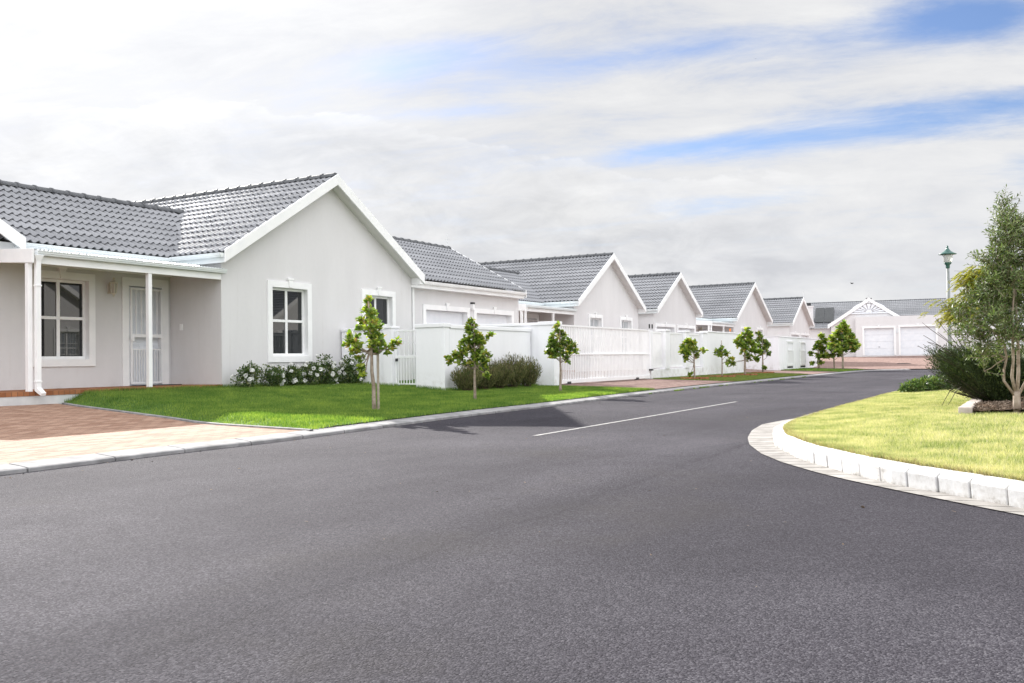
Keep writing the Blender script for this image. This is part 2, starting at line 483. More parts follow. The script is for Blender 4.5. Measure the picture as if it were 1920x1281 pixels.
# ------------------------------------------------------------------ mesh helpers
class MB:
    def __init__(s):
        s.v = []
        s.f = []

    def add(s, vs, fs):
        o = len(s.v)
        s.v.extend([tuple(x) for x in vs])
        s.f.extend([tuple(i + o for i in f) for f in fs])

    def box(s, x0, x1, y0, y1, z0, z1):
        s.add([(x0, y0, z0), (x1, y0, z0), (x1, y1, z0), (x0, y1, z0), (x0, y0, z1), (x1, y0, z1), (x1, y1, z1), (x0, y1, z1)],
              [(0, 3, 2, 1), (4, 5, 6, 7), (0, 1, 5, 4), (1, 2, 6, 5), (2, 3, 7, 6), (3, 0, 4, 7)])

    def quad(s, a, b_, c, d):
        s.add([a, b_, c, d], [(0, 1, 2, 3)])

    def extrude(s, poly, vec):
        """closed prism from a 3D polygon swept along vec"""
        n = len(poly)
        q = [tuple(p[i] + vec[i] for i in range(3)) for p in poly]
        s.add(list(poly) + q, [tuple(range(n))[::-1], tuple(range(n, 2 * n))] + [(i, (i + 1) % n, n + (i + 1) % n, n + i) for i in range(n)])

    def tube(s, pts, rads, seg=8, cap=True):
        pts = [Vector(p) for p in pts]
        rings = []
        up = Vector((0.13, 0.21, 1)).normalized()
        for i, p in enumerate(pts):
            d = (pts[min(i + 1, len(pts) - 1)] - pts[max(i - 1, 0)]).normalized()
            a = d.cross(up)
            if a.length < 1e-3:
                a = d.cross(Vector((1, 0, 0)))
            a.normalize()
            c = d.cross(a)
            r = rads[i] if hasattr(rads, '__len__') else rads
            rings.append([p + (a * math.cos(2 * PI * k / seg) + c * math.sin(2 * PI * k / seg)) * r for k in range(seg)])
        vs = [v for r_ in rings for v in r_]
        fs = []
        for i in range(len(pts) - 1):
            for k in range(seg):
                k2 = (k + 1) % seg
                fs.append((i * seg + k, i * seg + k2, (i + 1) * seg + k2, (i + 1) * seg + k))
        if cap:
            fs.append(tuple(range(seg))[::-1])
            fs.append(tuple((len(pts) - 1) * seg + k for k in range(seg)))
        s.add(vs, fs)

    def lathe(s, prof, cx, cy, seg=20):
        """prof: list of (radius, z)"""
        vs = []
        for r, z in prof:
            for k in range(seg):
                a = 2 * PI * k / seg
                vs.append((cx + r * math.cos(a), cy + r * math.sin(a), z))
        fs = []
        for i in range(len(prof) - 1):
            for k in range(seg):
                k2 = (k + 1) % seg
                fs.append((i * seg + k, i * seg + k2, (i + 1) * seg + k2, (i + 1) * seg + k))
        fs.append(tuple(range(seg))[::-1])
        fs.append(tuple((len(prof) - 1) * seg + k for k in range(seg)))
        s.add(vs, fs)

    def np_add(s, V, Fq):
        o = len(s.v)
        s.v.extend(map(tuple, V.tolist()))
        s.f.extend([tuple(r) for r in (Fq + o).tolist()])

    def build(s, name, mat, parent=None, smooth=False, bevel=0.0):
        me = bpy.data.meshes.new(name)
        me.from_pydata(s.v, [], s.f)
        me.update()
        return link(name, me, mat, parent, smooth, bevel)


def link(name, me, mat, parent=None, smooth=False, bevel=0.0):
    for mm in (mat if isinstance(mat, (list, tuple)) else [mat]):
        me.materials.append(MATS[mm])
    if smooth:
        me.polygons.foreach_set('use_smooth', [True] * len(me.polygons))
    o = bpy.data.objects.new(name, me)
    COL.objects.link(o)
    if parent:
        o.parent = parent
    if bevel:
        bv = o.modifiers.new('bevel', 'BEVEL')
        bv.width = bevel
        bv.segments = 2
        bv.limit_method = 'ANGLE'
    return o


def np_mesh(name, V, F, mat, parent=None, smooth=False):
    """V (n,3), F (m,k) with one face size"""
    me = bpy.data.meshes.new(name)
    n, k = F.shape
    me.vertices.add(len(V))
    me.vertices.foreach_set('co', np.asarray(V, np.float32).ravel())
    me.loops.add(n * k)
    me.loops.foreach_set('vertex_index', F.astype(np.int32).ravel())
    me.polygons.add(n)
    me.polygons.foreach_set('loop_start', np.arange(0, n * k, k, dtype=np.int32))
    me.update(calc_edges=True)
    me.validate()
    return link(name, me, mat, parent, smooth)


def tag(o, label=None, cat=None, group=None, kind=None):
    if label: o['label'] = label
    if cat: o['category'] = cat
    if group: o['group'] = group
    if kind: o['kind'] = kind
    return o


def empty(name, loc, label, cat, group=None, rz=0.0):
    o = bpy.data.objects.new(name, None)
    o.empty_display_size = 0.3
    COL.objects.link(o)
    o.location = loc
    o.rotation_euler = (0, 0, rz)
    return tag(o, label, cat, group)


# ------------------------------------------------------------------ terrain
LKP = np.array([(-40, -8.3), (-12, -8.02), (-9.8, -7.96), (-9.13, -7.93), (-8.27, -7.87), (-7.48, -7.86), (-6.73, -7.88), (-5.8, -7.80), (-2.49, -7.47),
                (-1.05, -7.37), (0.67, -7.32), (1.6, -7.26), (5.2, -7.0), (8.1, -6.82), (12.5, -6.67), (15.6, -6.65), (17.7, -6.68), (24, -6.6), (32, -6.58), (38, -6.62), (41, -6.9), (43, -7.6), (44.3, -8.6), (60, -9)])
EDG = np.array([(-9.5, -5.9), (-7.65, -5.69), (-7.02, -5.57), (-5.51, -5.25), (-4.24, -4.79), (-0.66, -3.95), (1.05, -3.5), (3, -3.0)])


def kt(s): return np.interp(s, LKP[:, 0], LKP[:, 1])
def edge_s(t): return np.interp(t, EDG[:, 0], EDG[:, 1])


def G(s, t):
    s = np.asarray(s, float); t = np.asarray(t, float)
    d = t - kt(s)
    zl = np.interp(d, [-1, 0, .26, 3.8, 5, 7, 40], [0.0, .05, .075, .185, .28, .385, .42])
    zd = np.interp(d, [-1, 0, .26, 3, 7, 9, 40], [0.0, .045, .055, .06, .2, .3, .4])
    w = np.clip((s - edge_s(t)) / 0.5, 0, 1)
    z = zd + (zl - zd) * w * w * (3 - 2 * w)
    # flatter paved crossings in front of the gates
    far = np.clip((s - 44.2) / 24.0, 0, 1.15)
    return np.where(s > 44.2, np.minimum(z, 0.02) + far * 0.85, z)


def patch(name, u, v, fn, mat, dz=0.0, kind='structure', parent=None):
    """grid over u x v; fn(u, v) -> s, t"""
    UU, VV = np.meshgrid(u, v, indexing='ij')
    s, t = fn(UU, VV)
    z = G(s, t) + dz
    V = np.stack([s, t, z], -1).reshape(-1, 3)
    nu, nv = len(u), len(v)
    i = np.arange(nu - 1)[:, None] * nv + np.arange(nv - 1)[None, :]
    F = np.stack([i, i + nv, i + nv + 1, i + 1], -1).reshape(-1, 4)
    o = np_mesh(name, V, F, mat, parent, True)
    if kind: o['kind'] = kind
    return o


def kspan(u, v):
    return u, v


# base sheet out to the horizon
mb = MB()
mb.quad((-900, -900, -0.05), (1500, -900, -0.05), (1500, 900, -0.05), (-900, 900, -0.05))
tag(mb.build('ground', 'ground_far'), kind='structure')
# road: street, side street at the junction, turn at the far end
mb = MB()
mb.quad((-60, -16, 0), (45.4, -16, 0), (45.4, -6.3, 0), (-60, -6.3, 0))
mb.quad((-26, -90, 0), (-7, -90, 0), (-7, -16, 0), (-26, -16, 0))
mb.quad((38, -70, 0), (45.4, -70, 0), (45.4, -16, 0), (38, -16, 0))
tag(mb.build('road', 'asphalt'), kind='structure')
mb = MB()
n = 24
xs = np.linspace(-4.85, 3.78, n)
for a, c in zip(xs[:-1], xs[1:]):
    y = lambda x: -10.24 + (x + 4.8) * 0.017
    mb.quad((a, y(a) - .034, .004), (c, y(c) - .034, .004), (c, y(c) + .034, .004), (a, y(a) + .034, .004))
tag(mb.build('road_marking', 'road_paint'), kind='structure')

# left kerb in blocks
def kerb_blocks(path, prof, length, gap, mat, name, hs=None):
    """prof: (offset to the left of travel, height)"""
    pts = np.array(path, float)
    seg = np.hypot(*np.diff(pts, axis=0).T)
    cum = np.concatenate([[0], np.cumsum(seg)])
    mb = MB()
    x = 0.0
    k = 0
    while x < cum[-1] - 0.05:
        L_ = length * (1 + 0.04 * math.sin(k * 2.3))
        a, c = x + gap / 2, min(x + L_ - gap / 2, cum[-1])
        ring = []
        for q in (a, (a + c) / 2, c):
            p = np.array([np.interp(q, cum, pts[:, 0]), np.interp(q, cum, pts[:, 1])])
            p1 = np.array([np.interp(min(q + .15, cum[-1]), cum, pts[:, 0]), np.interp(min(q + .15, cum[-1]), cum, pts[:, 1])])
            p0 = np.array([np.interp(max(q - .15, 0), cum, pts[:, 0]), np.interp(max(q - .15, 0), cum, pts[:, 1])])
            d = (p1 - p0) / max(np.hypot(*(p1 - p0)), 1e-6)
            nn = np.array([-d[1], d[0]])
            hh = hs(q) if hs else 1.0
            jit = 0.004 * math.sin(k * 5.1)
            ring.append([(p[0] + nn[0] * (o + jit), p[1] + nn[1] * (o + jit), z * hh) for o, z in prof])
        m_ = len(prof)
        vs = [v for r_ in ring for v in r_]
        fs = [(i * m_ + j, i * m_ + (j + 1) % m_, (i + 1) * m_ + (j + 1) % m_, (i + 1) * m_ + j) for i in range(2) for j in range(m_)]
        fs += [tuple(range(m_))[::-1], tuple(2 * m_ + j for j in range(m_))]
        mb.add(vs, fs)
        x += L_
        k += 1
    o = mb.build(name, mat, None, False, 0.006)
    return tag(o, kind='structure')


lk = [(a, b_) for a, b_ in LKP if -20 < a < 44.5]
lk = [(-20, -8.1)] + lk
kerb_blocks(lk, [(0, -.03), (0, .032), (.03, .042), (.27, .064), (.27, -.03)], 0.87, 0.016, 'kerb_concrete', 'kerb')
mb = MB()
for (a, b_), (c, d) in zip(lk[:-1], lk[1:]):
    mb.quad((a, b_ + .02, .026), (c, d + .02, .026), (c, d + .25, .05), (a, b_ + .25, .05))
tag(mb.build('kerb_bed', 'joint_dark'), kind='structure')

# paving and turf, left side
U_ = np.linspace
patch('driveway', U_(-22, 0, 60), U_(0, 1, 30), lambda u, v: (edge_s(kt(-7) + .26 + v * 9.6) + u, kt(edge_s(kt(-7) + .26 + v * 9.6) + u) + .26 + v * 9.6), 'brick_paving', 0.0)
LT = lambda u, v: (edge_s(-7.7 + v * 9) * (1 - u) + 8.7 * u, None)
def lawn_fn(u, v):
    d = .26 + v * 8.6
    s = edge_s(-7.65 + d) * (1 - u) + 8.6 * u
    return s, kt(s) + d
patch('lawn', U_(0, 1, 60), U_(0, 1, 40), lawn_fn, 'turf_green', 0.003)
patch('gate_driveway', U_(8.75, 16.25, 40), U_(0.26, 8.6, 40), lambda u, v: (u + (0.6 * np.clip(1 - v / 2.2, 0, 1)) * (np.where(u > 12.5, 1.1, 0.0) * ((u - 12.5) / 3.75)), kt(u) + v), 'pink_paving', 0.004)
patch('verge', U_(16.3, 27.9, 40), U_(0.26, 3.6, 16), lambda u, v: (u + (1.0 * np.clip(1 - v / 2.2, 0, 1)) * np.clip((19 - u) / 2.7, 0, 1), kt(u) + v), 'turf_verge', 0.006)
patch('courtyard', U_(16.3, 44, 30), U_(3.6, 40, 12), lambda u, v: (u, kt(u) + v), 'pink_paving', 0.0)
patch('gate_driveway', U_(27.95, 34.85, 30), U_(0.26, 3.6, 20), lambda u, v: (u, kt(u) + v), 'pink_paving', 0.004)
patch('verge', U_(34.9, 40.8, 30), U_(0.26, 3.6, 16), lambda u, v: (u, kt(u) + v), 'turf_green', 0.006)
patch('courtyard', U_(-3.0, 8.6, 12), U_(8.85, 40, 12), lambda u, v: (u, kt(u) + v), 'pink_paving', 0.0)
patch('driveway_apron', U_(40.8, 72, 50), U_(-30, 30, 50), lambda u, v: (np.maximum(u, np.where(v > -6.62, 40.8, 45.2)), v), 'pink_paving', -0.004)
# pale concrete strip between drive and lawn
mb = MB()
tt = np.linspace(-7.6, -0.1, 24)
for a, c in zip(tt[:-1], tt[1:]):
    for x0, x1, z0, z1 in ((-.035, .03, .012, .014),):
        sa, sc = float(edge_s(a)), float(edge_s(c))
        za, zc = float(G(sa, a)), float(G(sc, c))
        mb.add([(sa + x0, a, za - .02), (sa + x1, a, za - .02), (sc + x1, c, zc - .02), (sc + x0, c, zc - .02),
                (sa + x0, a, za + .02), (sa + x1, a, za + .022), (sc + x1, c, zc + .022), (sc + x0, c, zc + .02)],
               [(4, 5, 6, 7), (0, 4, 7, 3), (1, 2, 6, 5)])
tag(mb.build('lawn_edging', 'kerb_concrete'), kind='structure')

# right island
RK = [(-11.2, -19.0), (-10.1, -17.2), (-9.2, -16.0), (-8.53, -15.26), (-8.13, -14.87), (-7.76, -14.5), (-7.33, -14.15), (-6.88, -13.87), (-6.52, -13.645), (-6.06, -13.42),
      (-5.34, -13.12), (-4.53, -12.9), (-3.5, -12.66), (-2.4, -12.52), (-1.3, -12.46), (1.4, -12.42), (6, -12.40), (13, -12.40), (24, -12.42), (37.5, -12.45)]
_rk = np.array(RK)
_seg = np.hypot(*np.diff(_rk, axis=0).T)
_cum = np.concatenate([[0], np.cumsum(_seg)])
S0 = float(np.interp(-5.6, _rk[:, 0], _cum))
S1 = float(np.interp(-3.6, _rk[:, 0], _cum))


def rk_h(q):
    return float(np.interp(q, [S0 - 2.0, S0, S1, S1 + 2], [1.0, 0.88, 0.5, 0.36]))


kerb_blocks(RK, [(-.17, -.05), (0.0, -.05), (0.012, .118), (-.012, .142), (-.04, .15), (-.17, .15)][::-1], 0.278, 0.014, 'kerb_paint', 'kerb', rk_h)
mb = MB()
for i in range(len(RK) - 1):
    a, c = np.array(RK[i]), np.array(RK[i + 1])
    da = np.array(RK[i + 1]) - np.array(RK[max(i - 1, 0)]); dc = np.array(RK[min(i + 2, len(RK) - 1)]) - a
    na = np.array([da[1], -da[0]]) / np.hypot(*da); nc = np.array([dc[1], -dc[0]]) / np.hypot(*dc)
    ha, hc = rk_h(_cum[i]) * .13, rk_h(_cum[i + 1]) * .13
    mb.quad((*(a + na * .015), 0), (*(c + nc * .015), 0), (*(c + nc * .015), hc), (*(a + na * .015), ha))
    mb.quad((*(a + na * .015), ha), (*(c + nc * .015), hc), (*(c + nc * .16), hc), (*(a + na * .16), ha))
tag(mb.build('kerb_bed', 'joint_dark'), kind='structure')
GO = [(-11.3, -18.6), (-10.25, -17.05), (-9.3, -15.9), (-8.64, -15.22), (-8.39, -14.97), (-8.02, -14.61), (-7.54, -14.165), (-7.19, -13.885), (-6.58, -13.475), (-5.95, -13.14), (-5.13, -12.81),
      (-4.37, -12.58), (-3.34, -12.345), (-2.32, -12.20), (-1.45, -12.26), (-.6, -12.39)]
mb = MB()
gi = np.array(GO)
NB = 60
for k in range(NB):
    f0, f1 = k / NB, (k + 1) / NB - 0.0012
    def at(arr, f):
        c_ = np.concatenate([[0], np.cumsum(np.hypot(*np.diff(arr, axis=0).T))])
        return np.array([np.interp(f * c_[-1], c_, arr[:, 0]), np.interp(f * c_[-1], c_, arr[:, 1])])
    inner = np.array([p for p in RK if p[0] < -0.5] + [(-.55, -12.46)])
    o0, o1, i0, i1 = at(gi, f0), at(gi, f1), at(inner, f0), at(inner, f1)
    mb.quad((*i0, .022), (*i1, .022), (*o1, .007), (*o0, .007))
tag(mb.build('kerb_gutter', 'gutter_strip'), kind='structure')


def GR(s, t):
    """ground of the right island"""
    s = np.asarray(s, float); t = np.asarray(t, float)
    te = np.interp(s, _rk[:, 0], _rk[:, 1])
    dd = np.clip(te - t, 0, 50)
    q = np.interp(s, _rk[:, 0], _cum)
    hk = np.interp(q, [S0 - 2.0, S0, S1, S1 + 2], [1.0, 0.88, 0.5, 0.36]) * .145
    return hk + np.clip(dd - .1, 0, 6) * 0.012 + (0.135 - hk) * np.clip((dd - .1) / 1.6, 0, 1)


us = np.concatenate([np.linspace(-11.2, -1, 70), np.linspace(-0.8, 37.5, 60)])
vs_ = np.concatenate([np.linspace(0, 4, 26), np.linspace(4.6, 60, 14)])
UU, VV = np.meshgrid(us, vs_, indexing='ij')
te = np.interp(UU, _rk[:, 0], _rk[:, 1])
sl_ = np.gradient(te, axis=0) / np.gradient(UU, axis=0)
off = .15 * np.sqrt(1 + sl_ ** 2)
TT_ = te - off - VV
ZZ = GR(UU, TT_)
V = np.stack([UU, TT_, ZZ], -1).reshape(-1, 3)
nu, nv = len(us), len(vs_)
i = np.arange(nu - 1)[:, None] * nv + np.arange(nv - 1)[None, :]
F = np.stack([i, i + 1, i + nv + 1, i + nv], -1).reshape(-1, 4)
tag(np_mesh('lawn', V, F, 'turf_dry', None, True), kind='structure')


# ------------------------------------------------------------------ roofs
WAVE, COURSE = 0.172, 0.325


def tile_plane(mb, o, e, w, L_, H_, per=8):
    """tiled roof plane: o eave corner, e along the eave, w up the slope"""
    o, e, w = Vector(o), Vector(e).normalized(), Vector(w).normalized()
    n = e.cross(w)
    if n.z < 0: n = -n
    nc = max(2, int(L_ / WAVE * per)) + 1
    nr = max(1, int(math.ceil(H_ / COURSE - 0.05)))
    x = np.linspace(0, L_, nc)
    ph = (x / WAVE) % 1.0
    wave = 0.034 * np.clip(np.cos((ph - 0.5) * 2 * PI * 0.80), -0.25, 1) ** 1 + 0.008
    wave = np.where(np.abs(ph - .5) < .31, 0.052 * np.cos((ph - .5) / .62 * PI), 0.0)
    on = np.array(o); en = np.array(e); wn = np.array(w); nn = np.array(n)
    def strip(v0, h0, v1, h1):
        V = np.concatenate([on + x[:, None] * en + v * wn + h[:, None] * nn for v, h in ((v0, h0), (v1, h1))])
        k = np.arange(nc - 1)
        mb.np_add(V, np.stack([k, k + 1, nc + k + 1, nc + k], -1))
    jit = np.random.default_rng(int(abs(o.x * 97 + o.y * 31)) + nc)
    for j in range(nr):
        v0, v1 = j * COURSE, min((j + 1) * COURSE + 0.03, H_)
        # every tile sits a little differently from its neighbours
        tile = (x / (2 * WAVE) + .25).astype(int)
        up = jit.uniform(-.003, .003, tile.max() + 1)[tile]
        strip(v0 - .006, wave + .044 + up, v1, wave * .97 + .002 + up * .3)      # face of the tile
        strip(v0 - .002, wave + .026, v0 - .006, wave + .044 + up)               # front lip
        strip(v0 + .07, wave * .9 + .006, v0 - .002, wave + .026)                # open gap under the lip


def ridge_caps(mb, a, c, r=0.105, step=0.40):
    a, c = Vector(a), Vector(c)
    d = c - a
    L_ = d.length
    d.normalize()
    side = Vector((-d.y, d.x, 0)).normalized()
    n = max(1, int(L_ / step))
    seg = 9
    for k in range(n):
        q0, q1 = a + d * (L_ * k / n), a + d * (L_ * (k + 1) / n + 0.03)
        vs = []
        for q, rr in ((q0, r * 1.0), (q1 - d * .065, r * 1.0), (q1 - d * .064, r * 1.17), (q1 - d * .02, r * 1.17)):
            for i_ in range(seg):
                an = PI * i_ / (seg - 1)
                vs.append(q + side * math.cos(an) * rr * 1.15 + Vector((0, 0, 1)) * (math.sin(an) * rr - 0.03))
        fs = [(i_ * seg + j, i_ * seg + j + 1, (i_ + 1) * seg + j + 1, (i_ + 1) * seg + j) for i_ in range(3) for j in range(seg - 1)]
        fs.append(tuple(range(seg))); fs.append(tuple(3 * seg + j for j in range(seg)))
        mb.add(vs, fs)


def gutter_run(mb, a, c, outw):
    """gutter from a to c (both at its back bottom edge), outw = outward direction"""
    a, c, ow = Vector(a), Vector(c), Vector(outw)
    prof = [(0, 0), (.075, 0), (.085, .012), (.085, .03), (.10, .036), (.105, .07), (.115, .072), (.115, .09), (0.0, .09)]
    pts = [a + ow * x + Vector((0, 0, z)) for x, z in prof]
    mb.extrude([tuple(p) for p in pts], tuple(c - a))


def cell_wall(mb, fixed, axis, u0, u1, z0, z1, holes):
    """flat wall with rectangular holes (u0,u1,z0,z1); axis 's' = facade at y=fixed, 't' = side wall at x=fixed"""
    us_ = sorted({u0, u1, *[h[0] for h in holes], *[h[1] for h in holes]})
    zs_ = sorted({z0, z1, *[h[2] for h in holes], *[h[3] for h in holes]})
    for a, c in zip(us_[:-1], us_[1:]):
        for p_, q in zip(zs_[:-1], zs_[1:]):
            um, zm = (a + c) / 2, (p_ + q) / 2
            if any(h[0] < um < h[1] and h[2] < zm < h[3] for h in holes):
                continue
            if axis == 's':
                mb.quad((a, fixed, p_), (c, fixed, p_), (c, fixed, q), (a, fixed, q))
            else:
                mb.quad((fixed, c, p_), (fixed, a, p_), (fixed, a, q), (fixed, c, q))


def ring(mb, u0, u1, z0, z1, w, y0, y1, wb=None):
    """rectangular frame of butted bars around an opening; outer size given"""
    wb = w if wb is None else wb
    mb.box(u0, u1, y0, y1, z1 - w, z1)
    mb.box(u0, u1, y0, y1, z0, z0 + wb)
    mb.box(u0, u0 + w, y0, y1, z0 + wb, z1 - w)
    mb.box(u1 - w, u1, y0, y1, z0 + wb, z1 - w)


def window(root, u0, u1, z0, z1, y, mat='glass', tw=0.145, keystone=True, bars=False, blind=False):
    """trim outer size; wall face at y, street towards -y"""
    f = MB()
    i0, i1, j0, j1 = u0 + tw, u1 - tw, z0 + tw, z1 - tw * 1.05
    # sash in the reveal
    fw_ = 0.05
    ring(f, i0, i1, j0, j1, fw_, y + .095, y + .15, 0.06)
    um, zm = (i0 + i1) / 2, j0 + (j1 - j0) * 0.52
    f.box(um - .035, um + .035, y + .10, y + .15, j0 + .06, zm - .03)
    f.box(um - .035, um + .035, y + .10, y + .15, zm + .03, j1 - fw_)
    f.box(i0 + fw_, i1 - fw_, y + .098, y + .15, zm - .03, zm + .03)
    win = f.build('window', 'white_paint', root, False, 0.004)
    sr = MB()
    ring(sr, u0, u1, z0, z1, tw, y - .035, y)
    # plastered reveal
    sr.box(i0 - .004, i0, y, y + .15, j0, j1)
    sr.box(i1, i1 + .004, y, y + .15, j0, j1)
    sr.box(i0, i1, y, y + .15, j1, j1 + .004)
    sr.box(i0, i1, y, y + .15, j0 - .004, j0)
    sr.build('surround', 'white_paint', win, False, 0.006)
    if keystone:
        k = MB()
        c = (u0 + u1) / 2
        k.extrude([(c - .05, y - .055, z1 - tw + .01), (c + .05, y - .055, z1 - tw + .01), (c + .075, y - .055, z1 + .045), (c - .075, y - .055, z1 + .045)], (0, .052, 0))
        k.box(c - .09, c + .09, y - .065, y - .003, z1 + .045, z1 + .085)
        k.build('keystone', 'white_paint', win, False, 0.004)
    g = MB()
    g.quad((i0, y + .125, j0), (i1, y + .125, j0), (i1, y + .125, j1), (i0, y + .125, j1))
    g.build('pane', mat, win)
    if bars:
        bb = MB()
        for k in range(1, 8):
            x = i0 + (i1 - i0) * k / 8
            bb.box(x - .008, x + .008, y + .03, y + .046, j0, j1)
        for q in (0.33, 0.66):
            bb.box(i0, i1, y + .024, y + .03, j0 + (j1 - j0) * q - .012, j0 + (j1 - j0) * q + .012)
        bb.build('burglar_bar', 'white_paint', win)
    return win


def barge(mb, apex, tip, y0, y1, depth, plumb=True):
    """white board along one rake, between y0 and y1"""
    (ax, az), (tx, tz) = apex, tip
    poly = [(ax, y0, az), (tx, y0, tz), (tx, y0, tz - depth), (ax, y0, az - depth)]
    if tx > ax: poly = poly[::-1]
    mb.extrude(poly, (0, y1 - y0, 0))


def gable_house(name, loc, label, cat, W_=6.96, depth=11.0, rz=0.0, group=None, kind='house', per=8, wins=None, detail=True, porch=True, eave=3.294, pitch=0.605):
    """gable to the street at local y=0, x from 0 to W_"""
    root = empty(name, loc, label, cat, group, rz)
    half = W_ / 2 + 0.19
    mid = W_ / 2
    az = eave + pitch * half
    # --- walls
    mb = MB()
    holes = []
    if kind == 'house':
        for (a, c) in ((1.362, 2.827), (4.745, 6.186)):
            holes.append((a + .145, c - .145, 0.92 + .145, 2.80 - .152))
    else:
        g1 = (0.35, W_ / 2 - 0.28); g2 = (W_ / 2 + 0.28, W_ - 0.35)
        for g in (g1, g2): holes.append((*g, 0.1, 2.44))
    zt = eave - 0.06
    cell_wall(mb, 0.0, 's', 0, W_, 0.0, zt, holes)
    mb.add([(0, 0, zt), (W_, 0, zt), (mid, 0, zt + pitch * mid)], [(0, 1, 2)])
    cell_wall(mb, 0.0, 't', 0, depth, 0.0, zt, [])
    mb.quad((W_, 0, 0), (W_, depth, 0), (W_, depth, zt), (W_, 0, zt))
    mb.quad((W_, depth, 0), (0, depth, 0), (0, depth, zt), (W_, depth, zt))
    mb.add([(W_, depth, zt), (0, depth, zt), (mid, depth, zt + pitch * mid)], [(0, 1, 2)])
    mb.build('wall', 'plaster', root)
    # --- roof
    mb = MB()
    sl = math.sqrt(1 + pitch ** 2)
    zr = eave + 0.0
    tile_plane(mb, (-.185, -.27, eave - .035), (0, 1, 0), (1, 0, pitch), depth + .5, half * sl, per)
    tile_plane(mb, (W_ + .185, depth + .23, eave - .035), (0, -1, 0), (-1, 0, pitch), depth + .5, half * sl, per)
    roof = mb.build('roof', 'roof_tile', root, True)
    mb = MB()
    ridge_caps(mb, (mid, -.26, az + .0), (mid, depth + .2, az + .0))
    mb.build('ridge_cap', 'ridge_tile', roof)
    # --- barge boards, soffits, fascia
    mb = MB()
    barge(mb, (mid, az + .03), (-.19, eave + .03), -.34, -.30, .265)
    barge(mb, (mid, az + .03), (W_ + .19, eave + .03), -.34, -.30, .265)
    mb.build('barge_board', 'white_paint', root, False, 0.006)
    mb = MB()
    for sx, x0 in ((1, -.15), (-1, W_ + .15)):
        mb.quad((x0, -.30, eave - .16), (mid, -.30, eave - .16 + pitch * (half - .04)), (mid, .0, eave - .16 + pitch * (half - .04)), (x0, .0, eave - .16))
        mb.quad((x0, 0.0, eave - .20), (x0 + sx * .15, .0, eave - .20), (x0 + sx * .15, depth, eave - .20), (x0, depth, eave - .20))
    mb.build('soffit', 'soffit', root)
    for x0 in (-.18, W_ + .155):
        mb = MB()
        mb.box(x0, x0 + .025, -.295, depth, eave - .235, eave - .05)
        mb.build('fascia', 'gutter_white', root)
    mb = MB()
    gutter_run(mb, (-.181, -.29, eave - .125), (-.181, 1.28 if (kind == 'house' and porch) else depth, eave - .125), (-1, 0, 0))
    mb.build('gutter', 'gutter_white', root)
    mb = MB()
    gutter_run(mb, (W_ + .181, depth, eave - .125), (W_ + .181, .35, eave - .125), (1, 0, 0))
    mb.build('gutter', 'gutter_white', root)
    # boxed eave end on the right
    mb = MB()
    mb.extrude([(W_ + .0, -.298, eave - .24), (W_ + .152, -.298, eave - .24), (W_ + .152, -.298, eave - .13), (W_ + .0, -.298, eave - .07)], (0, .29, 0))
    mb.build('eave_box', 'white_paint', root)
    if kind == 'house':
        for (a, c) in ((1.362, 2.827), (4.745, 6.186)):
            window(root, a, c, 0.92, 2.80, 0.0, 'glass' if detail else 'blind_glass', bars=not detail)
    else:
        for g in (g1, g2): garage_door(root, g[0], g[1], 0.1, 2.44, 0.0)
    return root


def garage_door(root, u0, u1, z0, z1, y, tw=0.15):
    d = MB()
    n = 4
    hgt = (z1 - z0) / n
    for k in range(n):
        d.box(u0, u1, y + .17, y + .20, z0 + k * hgt + .004, z0 + (k + 1) * hgt - .004)
    gd = d.build('garage_door', 'door_white', root, False, 0.005)
    s_ = MB()
    s_.box(u0 - tw, u1 + tw, y - .035, y, z1, z1 + tw)
    s_.box(u0 - tw, u0, y - .035, y, z0, z1)
    s_.box(u1, u1 + tw, y - .035, y, z0, z1)
    s_.box(u0 - .004, u0, y, y + .2, z0, z1)
    s_.box(u1, u1 + .004, y, y + .2, z0, z1)
    s_.box(u0, u1, y, y + .2, z1, z1 + .004)
    s_.build('surround', 'white_paint', gd, False, 0.005)
    k = MB()
    c = (u0 + u1) / 2
    k.extrude([(c - .05, y - .055, z1 + .01), (c + .05, y - .055, z1 + .01), (c + .075, y - .055, z1 + tw + .045), (c - .075, y - .055, z1 + tw + .045)], (0, .052, 0))
    k.box(c - .09, c + .09, y - .065, y - .003, z1 + tw + .045, z1 + tw + .085)
    k.build('keystone', 'white_paint', gd)
    h = MB()
    h.box(c - .07, c + .07, y + .145, y + .17, z0 + hgt * 1.2, z0 + hgt * 1.2 + .03)
    h.build('handle', 'dark_metal', gd)
    return gd


